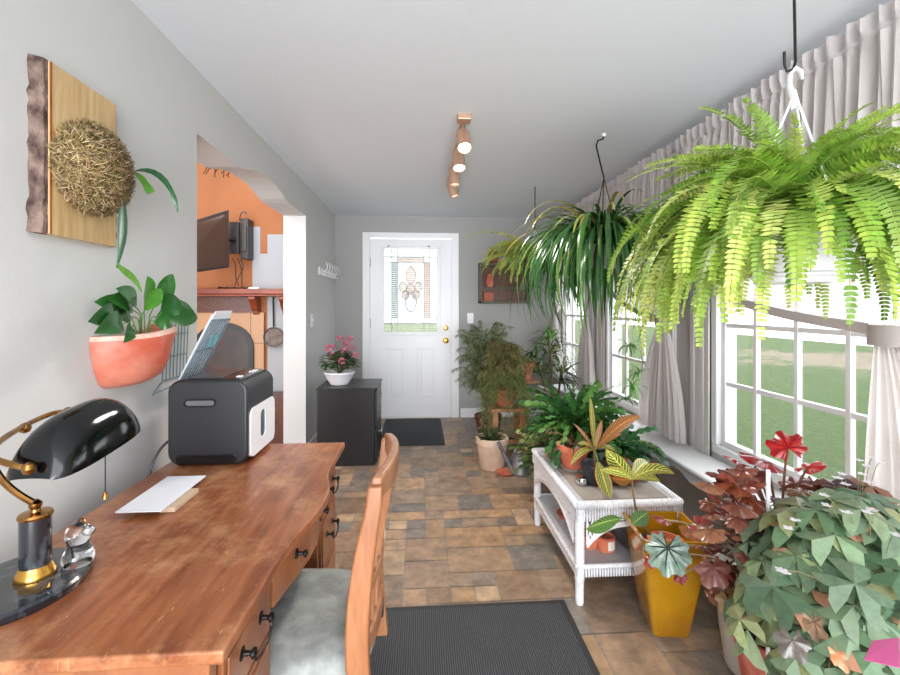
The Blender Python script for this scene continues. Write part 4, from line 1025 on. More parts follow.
def hook_rod(parent, x, y, z1, ztop=H, lean=0, nm='hanging_hook'):
    m = MB(); m.tube([(x, y, ztop), (x + .003, y, (z1 + ztop) / 2), (x + .006, y, z1 + .02), (x, y, z1), (x - .018, y, z1 - .006), (x - .024, y, z1 + .012), (x - .025, y, z1 + .045)], .0035, 6); m.build(nm, DARKM, parent)
    m = MB(); m.lathe([(.008, -.012), (.012, 0), (.002, .001)][:2], (x, y, ztop - .001), 12); m.build('ceiling_screw', WHITE, parent)
FG = [hx(126, 166, 54), hx(154, 188, 66), hx(100, 146, 52), hx(178, 200, 88), hx(66, 110, 44), hx(204, 214, 120)]
fc = V((.985, 1.10, 1.30)); bf = thing('boston_fern', fc, 'big bright green fern in a white hanging basket at the upper right', 'hanging plant')
m = MB(); m.lathe([(.085, 0), (.09, .004), (.093, .012), (.112, .016), (.113, .022), (.105, .026), (.132, .13), (.14, .135), (.14, .15), (.132, .15), (.125, .13)], fc, 40); m.build('basket', WPLAST, bf); soil(bf, fc, .126, .13)
m = MB(); tp = fc + V((0, 0, .53))
for k in range(3):
    a = 2 * pi * k / 3 + .5; m.tube([tp + V((0, 0, -.02)), tp + V((.012 * cos(a), .012 * sin(a), -.06)), fc + V((.13 * cos(a), .13 * sin(a), .15))], .0032, 5)
m.tube([tp + V((0, 0, -.07)), tp + V((-.004, 0, -.04)), tp + V((-.014, 0, -.01)), tp + V((-.014, 0, .02)), tp + V((0, 0, .038)), tp + V((.016, 0, .03)), tp + V((.022, 0, .01))], [.010, .009, .0075, .007, .008, .008, .004], 8, flat=.6)
m.build('hanger', WPLAST, bf); hook_rod(bf, fc.x - .004 + .0, fc.y, tp.z + .035)
m = MB(); rr = random.Random(11); o = fc + V((0, 0, .14))
for i in range(230):
    az = 2 * pi * i / 230 * 7.03 + rr.uniform(-.2, .2); ring_ = rr.random()
    e0 = rr.uniform(.35, 1.2); L = rr.uniform(.30, .46); dr = rr.uniform(1.7, 2.9) * (.6 + .4 * e0)
    if ring_ < .6 and not 3.9 < az % (2 * pi) < 5.9: e0 = rr.uniform(.45, 1.25); L = rr.uniform(.38, .54); dr = e0 + rr.uniform(1.3, 1.8)
    st = o + V((cos(az), sin(az), 0)) * rr.uniform(.01, .09)
    dep = rr.random(); cs = FG[:4] if dep < .72 else [FG[2], FG[4], FG[0]]
    frond(m, st, az, e0, L, dr, rr.uniform(.038, .052), cs + [FG[5]] if dep < .3 else cs, int(L * 88), rr.uniform(.7, 1.2), rr)
for i in range(80):
    az = rr.uniform(0, 2 * pi); frond(m, o + V((0, 0, .02)), az, rr.uniform(.95, 1.4), rr.uniform(.28, .40), rr.uniform(1.0, 2.2), rr.uniform(.04, .052), FG[:4], 40, 1.3, rr)
for i in range(30):
    az = rr.choice([rr.uniform(1.7, 3.3), rr.uniform(-1.0, .7)]); frond(m, o + V((0, 0, .03)), az, rr.uniform(.95, 1.3), rr.uniform(.32, .46), rr.uniform(1.1, 1.9), rr.uniform(.04, .05), FG[:4], 44, 1.3, rr)
for i in range(26):
    az = rr.uniform(2.3, 3.9); e0 = rr.uniform(.5, 1.0); frond(m, o, az, e0, rr.uniform(.48, .66), e0 + rr.uniform(1.45, 1.75), .046, [FG[0], FG[1], FG[3], FG[5]], 56, .8, rr)
for i in range(46):
    az = rr.uniform(2.0, 5.4); e0 = rr.uniform(.5, 1.0); frond(m, o + V((cos(az) * .09, sin(az) * .09, 0)), az, e0, rr.uniform(.40, .56) if az < 3.8 else rr.uniform(.28, .46), e0 + rr.uniform(1.35, 1.6), rr.uniform(.04, .052), FG[:4] + [FG[5]], 36, .75, rr)
for az, e0, L, dr in ((2.75, 1.05, .50, 1.6), (2.5, .9, .46, 1.5), (3.1, .9, .52, 2.3), (-.5, .65, .56, .5), (.1, .7, .56, .6), (-1.1, .9, .5, 1.0), (3.4, .6, .52, 2.2), (2.9, .5, .5, 2.0)):
    frond(m, o, az, e0, L, dr, .042, FG[:3], 36, 1.3, rr)
m.build('foliage', LEAF, bf)

def strappy(m, o, n, Lr, wr, cols, rr, er=(.3, 1.45), dr=(1.2, 2.9), pw=1.3):
    for i in range(n):
        az = rr.uniform(0, 2 * pi); e0 = rr.uniform(*er); L = rr.uniform(*Lr); d = e0 + rr.uniform(*dr) * .62; w_ = rr.uniform(*wr)
        pts, ds = arc_path(o + V((cos(az), sin(az), 0)) * rr.uniform(0, .05), az, e0, L, d, 11, pw)
        side = V((-sin(az), cos(az), rr.uniform(-.3, .3))).normalized()
        m.blade(pts, [w_ * k for k in (.7, .9, 1, 1, 1, 1, .95, .88, .78, .62, .4, .05)], side, jit(rr.choice(cols), .2), .35)
SG = [hx(62, 110, 50), hx(76, 122, 54), hx(46, 88, 44), hx(96, 134, 62), hx(60, 104, 56)]
c = V((1.055, 2.48, 1.46)); sp = thing('strap_leaf_plant', c, 'large hanging plant with long dark green strap leaves, middle of the three hanging baskets', 'hanging plant')
m = MB(); pot(m, c, .07, .10, .13); m.build('pot', GREYPL, sp); soil(sp, c, .09, .11)
m = MB(); tpz = 1.98
for k in range(3):
    a = 2 * pi * k / 3; m.tube([(c.x, c.y, tpz), c + V((.1 * cos(a), .1 * sin(a), .13))], .003, 5)
m.build('hanger', DARKM, sp)
m = MB(); m.tube([(1.055, 2.48, H - .005), (1.05, 2.48, H - .03), (1.02, 2.48, H - .04), (1.01, 2.48, H - .07), (1.03, 2.48, 2.08), (1.055, 2.48, tpz)], .0045, 6); m.build('hanging_hook', DARKM, sp)
m = MB(); m.lathe([(.01, -.016), (.014, -.002), (.012, 0)], (1.055, 2.48, H), 12); m.build('ceiling_screw', WHITE, sp)
m = MB(); rr = random.Random(31); strappy(m, c + V((0, 0, .12)), 320, (.48, .92), (.007, .0125), SG, rr, (.6, 1.4), (2.4, 4.0), .8); strappy(m, c + V((0, 0, .12)), 140, (.30, .52), (.007, .011), SG, rr, (.8, 1.5), (1.0, 2.4), 1.4); strappy(m, c + V((0, 0, .12)), 30, (.5, .75), (.008, .012), [hx(176, 190, 96), hx(150, 170, 80), hx(166, 150, 84)], rr, (.5, 1.4), (1.2, 2.6))
m.build('foliage', LEAFG, sp)
m = MB(); rr = random.Random(32)   # trailing runners with plantlets
for k, (px, py, yy) in enumerate(((628, 345, 2.35), (632, 385, 2.35), (548, 330, 2.6), (640, 372, 2.35), (626, 400, 2.3))):
    e = at(px, py, y=yy); s = c + V((.05, -.05, .1)); m.tube(bez([s, s + V((.1, -.1, .2)), e + V((0, 0, .35)), e], 10), .0014, 4, hx(170, 170, 110))
    for i in range(16):
        az = rr.uniform(0, 2 * pi); pts, _ = arc_path(e, az, rr.uniform(-.2, 1.1), rr.uniform(.07, .12), 1.6, 5); m.blade(pts, [.003, .005, .005, .004, .003, .0004], V((-sin(az), cos(az), 0)), jit(hx(86, 140, 66), .2), .3)
m.build('plantlets', LEAF, sp)
c = V((.95, 3.62, 1.50)); sf = thing('small_hanging_fern', c, 'yellow-green hanging fern farthest away, in front of the wall box', 'hanging plant')
m = MB(); m.lathe([(.05, 0), (.10, .03), (.12, .09), (.125, .12), (.115, .12), (.105, .1)], c, 24); m.build('pot', M('brown_basket', hx(120, 78, 52), .8, col2=hx(84, 52, 36), scale=40), sf); soil(sf, c, .11, .105)
m = MB(); m.tube([(.95, 3.62, H), (.95, 3.62, 1.86)], .004, 5); m.build('hanging_rod', DARKM, sf)
m = MB()
for k in range(3):
    a = 2 * pi * k / 3; m.tube([(.95, 3.62, 1.87), c + V((.118 * cos(a), .118 * sin(a), .12))], .003, 5)
m.build('hanger', WPLAST, sf)
m = MB(); rr = random.Random(41); FY = [hx(190, 210, 80), hx(212, 222, 104), hx(150, 184, 66), hx(220, 222, 130)]
for i in range(80):
    az = rr.uniform(0, 2 * pi) if i % 3 else rr.uniform(2.6, 3.9); e0 = rr.uniform(.3, 1.2); frond(m, c + V((0, 0, .11)), az, e0, rr.uniform(.36, .58), e0 + rr.uniform(.5, 1.7), .045, FY, 24, 1.2, rr)
frond(m, c + V((0, -.02, .12)), 3.25, .95, .70, 1.5, .06, FY, 30, 1.2, rr); frond(m, c + V((0, -.02, .12)), 3.6, .8, .64, 2.2, .06, FY, 30, 1.2, rr)
m.build('foliage', LEAF, sf)

# ============================================================ FAR CORNER PLANTS
# feathery plant in a dark red pot
c = V((.63, 4.10, 0)); ft = thing('feathery_plant', c, 'tall bushy feathery plant in a dark red pot in the far corner', 'potted plant')
m = MB(); pot(m, c, .09, .12, .22, rimh=.04); m.build('pot', M('oxblood_pot', hx(92, 38, 28), .5), ft); soil(ft, c, .11, .19)
def feather(name_root, c0, n, hgt, spread, seed, cols, z0=.2, L=.05, needles=26, lean=(0, 0)):
    rr = random.Random(seed); m = MB(); ms = MB()
    for i in range(n):
        az = rr.uniform(0, 2 * pi); h = hgt * rr.uniform(.35, 1); r = spread * rr.uniform(.3, 1) * (1 - .35 * abs(h / hgt - .55))
        a = V(c0) + V((0, 0, z0)); e = V(c0) + V((r * cos(az) + lean[0] * h, r * sin(az) + lean[1] * h, z0 + h - r * .35)); mid = V(c0) + V((r * .3 * cos(az) + lean[0] * h, r * .3 * sin(az), z0 + h * .9))
        pts = bez([a, mid, mid + (e - mid) * .5 + V((0, 0, .05)), e], 12); ms.tube(pts, .0018, 4, hx(112, 98, 58), cap=False)
        for k in range(5, 13):
            for q in range(needles // 4):
                p = pts[k].lerp(pts[k - 1], rr.random()); a2 = rr.uniform(0, 2 * pi); e2 = rr.uniform(-.9, .7); d = V((cos(a2) * cos(e2), sin(a2) * cos(e2), sin(e2) - .25)); ll = L * rr.uniform(.5, 1.25)
                s = V((-sin(a2), cos(a2), 0)) * .0017; b = [m.vert(p - s), m.vert(p + s), m.vert(p + d * ll * .6 + s * 1.2), m.vert(p + d * ll * .6 - s * 1.2), m.vert(p + d * ll)]
                cc = jit(rr.choice(cols), .25); m.face(b[:4], cc); m.face((b[3], b[2], b[4]), cc)
    ms.build('stems', BSTEM, name_root); m.build('foliage', LEAF, name_root)
GRN2 = [hx(126, 146, 104), hx(152, 168, 130), hx(104, 126, 84), hx(178, 180, 144)]
feather(ft, c, 150, .95, .34, 51, GRN2, lean=(-.04, -.1), needles=80, L=.05)
c = V((.74, 3.72, 0)); ft2 = thing('drooping_plant', c, 'dense drooping fine-leaved plant with brown tips, right of the tall feathery one', 'potted plant')
# wooden plant stand carrying it
stn = thing('plant_stand', (.72, 3.62, 0), 'reddish wooden plant stand with square posts behind the watering can', 'plant stand')
m = MB(); m.box(.56, .86, 3.50, 3.78, .385, .41); m.build('stand_top', OAK, stn, smooth=False, bevel=.004)
for x in (.60, .82):
    for y in (3.54, 3.74):
        m = MB(); m.box(x - .022, x + .022, y - .022, y + .022, 0, .385); m.build('leg', TERRA if False else OAK, stn, smooth=False, bevel=.003)
m = MB(); m.box(.60, .82, 3.53, 3.55, .12, .15); m.build('stretcher', OAK, stn, smooth=False)
c = V((.70, 3.66, .41)); ft2.location = c
m = MB(); pot(m, c, .07, .10, .14); m.build('pot', TERRA, ft2); soil(ft2, c, .09, .12)
feather(ft2, c, 150, .46, .24, 53, [hx(112, 132, 78), hx(144, 152, 96), hx(176, 150, 104), hx(96, 120, 72), hx(194, 170, 122)], z0=.10, L=.055, needles=80)
m = MB(); rr = random.Random(54)
for i in range(520):
    az = rr.uniform(0, 2 * pi); r = rr.uniform(.13, .23); a = c + V((r * .5 * cos(az), r * .5 * sin(az), rr.uniform(.2, .34))); e = c + V((r * cos(az), r * sin(az), rr.uniform(-.28, .15))); pts = bez([a, a + V((.04 * cos(az), .04 * sin(az), .05)), e], 8)
    for k in range(1, 9):
        for q in range(5):
            p = pts[k]; a2 = rr.uniform(0, 2 * pi); d = V((cos(a2) * .7, sin(a2) * .7, -.6)); s = V((-sin(a2), cos(a2), 0)) * .0025; ll = rr.uniform(.025, .055); b = [m.vert(p - s), m.vert(p + s), m.vert(p + d * ll)]; m.face(b, jit(rr.choice([hx(112, 136, 82), hx(134, 152, 94), hx(160, 150, 104)]), .25))
m.build('drooping_foliage', LEAF, ft2)
# tan pot
c = V((.545, 3.36, 0)); tp_ = thing('clay_pot_plant', c, 'sandy clay pot with a low dark green plant on the slate floor', 'potted plant')
m = MB(); pot(m, c, .092, .115, .235, rim=.022, rimh=.045); m.build('pot', TANPOT, tp_); soil(tp_, c, .108, .20)
m = MB(); rr = random.Random(61)
for i in range(70): az = rr.uniform(0, 2 * pi); r = rr.uniform(0, .08); oval_leaf(m, c + V((r * cos(az), r * sin(az), rr.uniform(.19, .26))), az, rr.uniform(.1, 1.2), rr.uniform(.04, .08), .012, jit(hx(58, 84, 50), .25), n=5)
m.build('foliage', LEAF, tp_)
c = V((.62, 3.22, 0)); m = MB(); m.lathe([(.05, 0), (.07, .018), (.066, .018), (.05, .006), (.001, .006)], c, 28); tag(m.build('plant_saucer', TERRA), 'small terracotta saucer on the floor between the clay pot and the watering can', 'saucer')
# watering can
c = V((.735, 3.22, 0)); wc = thing('watering_can', c, 'grey galvanised watering can with a long spout on the floor', 'watering can')
m = MB(); m.lathe([(.075, 0), (.078, .005), (.078, .02), (.074, .024), (.066, .12), (.060, .135), (.055, .15), (.048, .152), (.045, .12)], c, 32); m.build('body', GALV, wc)
m = MB(); m.tube([c + V((-.06, 0, .03)), c + V((-.10, 0, .10)), c + V((-.145, 0, .19)), c + V((-.165, -.0, .235))], [.022, .017, .012, .016], 12); m.build('spout', GALV, wc)
m = MB(); m.tube(bez([c + V((-.035, 0, .145)), c + V((-.03, 0, .26)), c + V((.07, 0, .27)), c + V((.11, 0, .16)), c + V((.07, 0, .08))], 16), .008, 6, flat=2.2); m.build('handle', GALV, wc)

# small terracotta pot on a tall post behind, and the tall strappy floor plant
stn2 = thing('pedestal_stand', (.93, 3.9, 0), 'slim pale wooden pedestal under a small terracotta pot, before the curtains', 'plant stand')
m = MB(); m.box(.90, .96, 3.87, 3.93, .02, .56); m.build('post', OAK, stn2, smooth=False, bevel=.004); m = MB(); m.box(.83, 1.03, 3.80, 4.0, .56, .585); m.build('stand_top', OAK, stn2, smooth=False, bevel=.004); m = MB(); m.box(.83, 1.03, 3.80, 4.0, 0, .025); m.build('base', OAK, stn2, smooth=False, bevel=.004)
c = V((.93, 3.9, .585)); kp = thing('terracotta_pot_plant', c, 'small wispy plant in a terracotta pot raised on the pedestal', 'potted plant')
m = MB(); pot(m, c, .055, .078, .15); m.build('pot', TERRA, kp); soil(kp, c, .07, .13)
m = MB(); rr = random.Random(63); strappy(m, c + V((0, 0, .13)), 40, (.10, .26), (.003, .006), [hx(120, 140, 70), hx(90, 120, 60), hx(170, 150, 90)], rr); m.build('foliage', LEAF, kp)
c = V((1.20, 3.95, 0)); dr_ = thing('dragon_tree', c, 'tall spiky-leaved plant with bare brown trunks in front of the far curtains', 'potted plant')
m = MB(); pot(m, c, .10, .14, .26); m.build('pot', GREYPL, dr_); soil(dr_, c, .125, .23)
m = MB(); mf = MB(); rr = random.Random(64)
for (dx, dy, h) in ((-.02, 0, .95), (.05, .02, .70), (-.09, -.05, .78)):
    a = c + V((dx * .3, dy * .3, .22)); b = c + V((dx * 1.8, dy, h)); m.tube([a, a.lerp(b, .5) + V((.01, 0, 0)), b], [.012, .010, .008], 7)
    for q in range(3): strappy(mf, b - V((0, 0, .07 * q)), 18, (.16, .28), (.007, .011), [hx(58, 96, 44), hx(84, 118, 54), hx(36, 68, 36), hx(128, 146, 76)], rr, (-.1, 1.4), (1.0, 2.6))
m.build('trunks', BSTEM, dr_); mf.build('foliage', LEAFG, dr_)

# ============================================================ WICKER TABLE
tb = thing('wicker_table', (.86, 2.10, 0), 'low white wicker table with a lower shelf, carrying potted plants', 'table')
X0, X1, Y0, Y1 = .655, 1.075, 1.79, 2.46; TZ = .43
def vribs(m, a, b, z0, z1, step=.0115, r=.0052, bulge=0):
    a, b = V(a), V(b); n = max(1, int((b - a).length / step)); d = (b - a) / n
    for i in range(n + 1):
        p = a + d * i; zz0 = z0(i / n) if callable(z0) else z0
        m.tube([(p.x, p.y, zz0), (p.x, p.y, (zz0 + z1) / 2), (p.x, p.y, z1)], [r * .8, r, r * .8], 5)
def ringtube(m, a, b, r, step=.0085):
    a, b = V(a), V(b); n = int((b - a).length / step) * 2; m.tube([a.lerp(b, i / n) for i in range(n + 1)], [r * (1 if i % 2 else .86) for i in range(n + 1)], 10)
m = MB(); o_ = .012
ringtube(m, (X0 - o_, Y0 - o_, TZ - .014), (X1 + o_, Y0 - o_, TZ - .014), .018); ringtube(m, (X0 - o_, Y1 + o_, TZ - .014), (X1 + o_, Y1 + o_, TZ - .014), .016)
ringtube(m, (X0 - o_, Y0 - o_, TZ - .014), (X0 - o_, Y1 + o_, TZ - .014), .016); ringtube(m, (X1 + o_, Y0 - o_, TZ - .014), (X1 + o_, Y1 + o_, TZ - .014), .016)
m.build('rim', WICKP, tb)
m = MB(); m.box(X0, X1, Y0, Y1, TZ - .026, TZ - .012); m.build('woven_top', WICK, tb, smooth=False)
m = MB()
for (a, b) in (((X0 - o_ - .004, Y0 - o_), (X1 + o_ + .004, Y0 - o_)), ((X0 - o_ - .004, Y0 - o_), (X0 - o_ - .004, Y1 + o_)), ((X1 + o_ + .004, Y0 - o_), (X1 + o_ + .004, Y1 + o_)), ((X0 - o_, Y1 + o_), (X1 + o_, Y1 + o_))): vribs(m, (*a, 0), (*b, 0), TZ - .08, TZ - .022)
m.build('apron_band', WICKP, tb)
m = MB()
for (a, b) in (((X0 - o_, Y0 - o_ + .04), (X0 - o_, Y1 + o_ - .04)), ((X1 + o_, Y0 + .03), (X1 + o_, Y1 - .03)), ((X0 + .03, Y0 - o_), (X1 - .03, Y0 - o_))):
    a, b = V((*a, 0)), V((*b, 0)); L = (b - a).length; n = int(L / .022)
    az_ = lambda t: TZ - .08 - .012 - .085 * abs(2 * t - 1) ** 2.6
    m.tube([a.lerp(b, t) + V((0, 0, az_(t))) for t in [i / 24 for i in range(25)]], .007, 7)
    m.tube([a.lerp(b, t) + V((0, 0, az_(t) - .011)) for t in [i / 24 for i in range(25)]], .005, 6)
    for i in range(n):
        t = i / n; dz = .085 * abs(2 * t - 1) ** 2.6
        if dz < .012: continue
        for sg in (1, -1):
            t2 = min(1, max(0, t + sg * .06)); m.tube([a.lerp(b, t) + V((0, 0, TZ - .08)), a.lerp(b, t2) + V((0, 0, min(TZ - .08, az_(t2))))], .0035, 4)
m.build('arched_lattice', WICKP, tb)
SZ = .165
m = MB(); m.box(X0, X1, Y0, Y1, SZ - .012, SZ); m.build('woven_shelf', WICK, tb, smooth=False)
m = MB()
for (a, b) in (((X0 - .008, Y0 - .008), (X1 + .008, Y0 - .008)), ((X0 - .008, Y0 - .008), (X0 - .008, Y1 + .008)), ((X1 + .008, Y0 - .008), (X1 + .008, Y1 + .008)), ((X0 - .008, Y1 + .008), (X1 + .008, Y1 + .008))): vribs(m, (*a, 0), (*b, 0), SZ - .048, SZ - .006); ringtube(m, (*a, SZ - .004), (*b, SZ - .004), .011)
m.build('shelf_band', WICKP, tb)
for x in (X0 + .004, X1 - .004):
    for y in (Y0 + .004, Y1 - .004):
        m = MB(); n = 56; m.tube([(x, y, .0 + (TZ - .03) * i / n) for i in range(n + 1)], [(.019 if z < .1 else .0215) * (1 if i % 2 else .90) * (.9 if i < 2 else 1) for i, z in [(i, TZ * i / n) for i in range(n + 1)]], 10); m.build('leg', WICKP, tb)
m = MB(); m.box(X0 + .03, X1 - .02, Y0 + .03, Y1 - .03, TZ - .012, TZ - .0085)
tag(m.build('table_mat', M('grey_cloth', hx(158, 150, 140), .7, col2=hx(140, 130, 120), scale=10), smooth=False), 'thin grey-beige mat covering the wicker tabletop', 'mat')
TS = TZ - .008
# things on the shelf
for (x, y, r, mt2, nm, lab) in ((.745, 2.20, .055, TERRA, 'plant_saucer', 'terracotta saucer at the far end of the wicker shelf'), (.80, 2.13, .06, WPLAST, 'plant_saucer', 'white saucer on the wicker shelf beside the terracotta one')):
    m = MB(); m.lathe([(r * .75, 0), (r, .022), (r * .93, .022), (r * .7, .006), (.001, .006)], (x, y, SZ), 28); tag(m.build(nm, mt2), lab, 'saucer')
for k, (x, y) in enumerate(((.765, 1.90), (.80, 1.865))):
    pass
c = V((.755, 1.935, SZ)); m = MB(); pot(m, c, .04, .055, .06, rim=.006, rimh=.015); tag(m.build('terracotta_pot', TERRA), 'small empty terracotta pot lower left on the wicker shelf', 'pot')
c = V((.815, 1.90, SZ)); jr = thing('terracotta_jar', c, 'short terracotta jar with a pale label on the wicker shelf', 'jar'); m = MB(); m.lathe([(.038, 0), (.042, .01), (.042, .055), (.036, .06), (.034, .05)], c, 24); m.build('body', TERRA, jr)
m = MB(); k1 = m.ring([c + V((.0432 * cos(a), .0432 * sin(a), .012)) for a in [-1.7 + .09 * i for i in range(10)]]); k2 = m.ring([c + V((.0432 * cos(a), .0432 * sin(a), .05)) for a in [-1.7 + .09 * i for i in range(10)]])
for i in range(9): m.face((k1[i], k1[i + 1], k2[i + 1], k2[i]))
m.build('label', CARD and M('pale_label', hx(220, 214, 200), .6), jr)
m = MB(); m.lathe([(.05, 0), (.07, .02), (.09, .035), (.086, .035), (.066, .024), (.04, .006), (.001, .005)], (.95, 1.93, SZ), 32); tag(m.build('glass_dish', tinted('smoky_glass', hx(150, 140, 136), .5)), 'shallow smoky glass dish on the wicker shelf', 'dish')
m = MB(); m.box(.80, 1.0, 2.2, 2.4, SZ, SZ + .05); tag(m.build('shallow_box', BLACKP, smooth=False, bevel=.004), 'dark shallow box at the back of the wicker shelf', 'box')
# tin
c = V((.735, 1.975, TS)); m = MB(); m.lathe([(.022, 0), (.027, .003), (.028, .02), (.024, .032), (.026, .036), (.020, .038), (.002, .036)], c, 24); tag(m.build('candle_tin', CHROME), 'small silver candle holder at the near left of the wicker tabletop', 'candle holder')

def cactus(m, ms, o, n, nseg, rr, cols, L=.035, W=.012, spread=1.0, er=(.3, 1.4), droop=2.2):
    for i in range(n):
        az = rr.uniform(0, 2 * pi); k = rr.randint(nseg[0], nseg[1]); e0 = rr.uniform(*er)
        pts, ds = arc_path(V(o) + V((cos(az), sin(az), 0)) * rr.uniform(0, .035), az, e0, L * k * spread, rr.uniform(.5, 1) * droop, k * 3, 1.1, wob=rr.uniform(-.6, .6))
        base = rr.choice(cols); tw = rr.uniform(-1.2, 1.2)
        for s in range(k):
            q = pts[s * 3:s * 3 + 4]; sd = V((-sin(az), cos(az), 0)) * cos(tw) + V((0, 0, 1)) * sin(tw); d = (q[-1] - q[0]).normalized(); sd = (sd - d * sd.dot(d))
            if sd.length < .1: sd = V((0, 0, 1)).cross(d)
            m.blade(q, [W * .3, W, W * 1.15, W * .45], sd.normalized(), jit(base, .22), .12)
CG = [hx(54, 98, 46), hx(42, 82, 40), hx(70, 116, 54), hx(90, 132, 62)]
# terracotta pot, far left of tabletop
c = V((.762, 2.165, TS)); p1 = thing('holiday_cactus', c, 'sparse reddish cactus in a terracotta pot at the left of the wicker table', 'potted plant')
m = MB(); m.lathe([(.05, 0), (.062, .012), (.058, .012), (.001, .006)], c, 28); m.build('saucer', GREYPL, p1)
m = MB(); pot(m, c + V((0, 0, .012)), .05, .075, .115, rim=.012, rimh=.028); m.build('pot', TERRA, p1); soil(p1, c, .07, .108)
m = MB(); cactus(m, None, c + V((0, 0, .115)), 26, (2, 5), random.Random(71), [hx(140, 84, 70), hx(110, 120, 70), hx(150, 130, 90), hx(110, 70, 60)], L=.03, W=.009); m.build('foliage', LEAF, p1)
c = V((.845, 2.375, TS)); p2 = thing('christmas_cactus', c, 'large dark green segmented cactus filling the far end of the wicker table', 'potted plant')
m = MB(); pot(m, c, .06, .085, .13); m.build('pot', TERRA, p2); soil(p2, c, .078, .115)
m = MB(); cactus(m, None, c + V((0, 0, .14)), 230, (4, 8), random.Random(72), CG, L=.044, W=.0145, er=(.2, 1.5), droop=1.7); m.build('foliage', LEAFG, p2)
# trailing plant on the floor beyond the table, with yellowish tips and a cream pot
c = V((.93, 2.86, 0)); p3 = thing('trailing_cactus', c, 'trailing mottled cactus with yellow tips in a cream floor pot behind the table', 'potted plant')
m = MB(); m.lathe([(.05, 0), (.08, .03), (.10, .09), (.105, .14), (.10, .145), (.092, .13)], c + V((0, 0, .0)), 32); m.build('pot', M('cream_glaze', hx(214, 206, 190), .35), p3); soil(p3, c, .095, .125)
m = MB(); cactus(m, None, c + V((-.02, 0, .14)), 230, (4, 9), random.Random(73), [hx(84, 110, 58), hx(58, 86, 46), hx(128, 148, 82), hx(108, 128, 74), hx(176, 180, 110)], L=.042, W=.015, er=(.8, 1.57), droop=2.0); cactus(m, None, c + V((-.03, 0, .34)), 150, (2, 6), random.Random(78), [hx(104, 130, 70), hx(74, 104, 56), hx(150, 164, 96), hx(190, 192, 120)], L=.038, W=.014, er=(-.4, 1.4), droop=1.6); m.build('foliage', LEAF, p3)
m = MB(); rr = random.Random(74)
for i in range(160):
    az = rr.uniform(0, 2 * pi); pts, _ = arc_path(c + V((-.06, -.03, rr.uniform(.15, .5))) + V((cos(az), sin(az), 0)) * rr.uniform(.05, .14), az, rr.uniform(-.3, .8), .05, .6, 4); m.blade(pts, [.004, .011, .011, .006, .001], V((-sin(az), cos(az), .2)), jit(rr.choice([hx(196, 196, 110), hx(74, 50, 84), hx(150, 160, 120)]), .2), .2)
m.build('variegated_leaves', LEAF, p3)
# croton in black pot
CRO = veinmat('croton_leaf_red', hx(92, 70, 34), hx(206, 120, 50), n=10, slant=1.6, width=.2)
CRG = veinmat('croton_leaf_green', hx(70, 92, 40), hx(196, 176, 80), hx(190, 130, 60), n=9, slant=1.6, width=.18)
c = V((.80, 1.985, TS)); p4 = thing('croton', c, 'croton with long bronze and green leaves in a black pot on the wicker table', 'potted plant')
m = MB(); pot(m, c, .045, .058, .095, rim=.006, rimh=.02); m.build('pot', BLACKP, p4); soil(p4, c, .054, .085)
m = MB(); m.tube([c + V((0, 0, .08)), c + V((.0, 0, .17))], .005, 6); m.build('stem', BSTEM, p4)
def bigleaf(parent, mat, p0, p1, w_, up=.03, side=None, n=12, peak=.5, fold=.22, stem_from=None):
    m = MB(); p0, p1 = V(p0), V(p1); d = p1 - p0; mid = p0.lerp(p1, .5) + V((0, 0, up)); sd = V(side) if side else d.cross(V((0, -.6, .8)))
    sd = (sd - d.normalized() * sd.dot(d.normalized())).normalized()
    m.blade(bez([p0, mid, p1], n), ovalw(n + 1, w_, peak=peak), sd, (1, 1, 1), fold); l = m.build('leaf', mat, parent)
    if stem_from is not None:
        m = MB(); m.tube(bez([stem_from, V(stem_from).lerp(p0, .5) + V((0, 0, .015)), p0], 6), .0022, 5); m.build('leaf_stalk', STEM, l)
hb = c + V((0, 0, .15))
bigleaf(p4, CRG, hb, at(590, 396, y=1.98), .012, .02); bigleaf(p4, CRO, hb + V((.02, 0, .02)), at(641, 416, y=1.93), .030, .05, stem_from=hb)
bigleaf(p4, CRG, at(598, 462, y=1.92), at(610, 499, y=1.80), .032, .01, side=(1, 0, .1), stem_from=hb); bigleaf(p4, CRG, hb, at(578, 444, y=1.95), .012, .03); bigleaf(p4, CRO, hb, at(574, 424, y=2.0), .010, .02)
bigleaf(p4, CRG, hb, at(570, 466, y=1.93), .014, .06); bigleaf(p4, CRO, hb, at(622, 434, y=2.05), .014, .03); bigleaf(p4, CRO, hb, at(602, 420, y=2.02), .013, .01); bigleaf(p4, CRG, hb, at(616, 452, y=1.90), .012, .04)
# dark green plant in terracotta pot at the right of the table
c = V((.985, 2.16, TS)); p5 = thing('bushy_houseplant', c, 'dark green leafy plant in a terracotta pot at the window side of the wicker table', 'potted plant')
m = MB(); pot(m, c, .04, .056, .085, rim=.008, rimh=.022); m.build('pot', TERRA, p5); soil(p5, c, .05, .075)
m = MB(); cactus(m, None, c + V((0, 0, .08)), 95, (3, 7), random.Random(75), [hx(44, 90, 48), hx(58, 110, 58), hx(36, 74, 44)], L=.036, W=.014, er=(.1, 1.5), droop=1.8)
rr = random.Random(76)
for i in range(7): az = rr.uniform(-1, 1.2); pts, _ = arc_path(c + V((0, 0, .08)), az, .9, .2, 1.3, 8); m.tube(pts, .0015, 4, hx(100, 130, 70)); oval_leaf(m, pts[-1], az, -.3, .06, .013, hx(52, 100, 50))
m.build('foliage', LEAFG, p5)
c = V((.93, 2.0, TS)); m = MB(); m.lathe([(.06, 0), (.085, .018), (.09, .022), (.084, .022), (.06, .008), (.001, .007)], c, 32); tag(m.build('brown_dish', M('brown_dish_glaze', hx(116, 72, 52), .3)), 'brown shallow dish on the wicker tabletop beneath the croton leaves', 'dish')

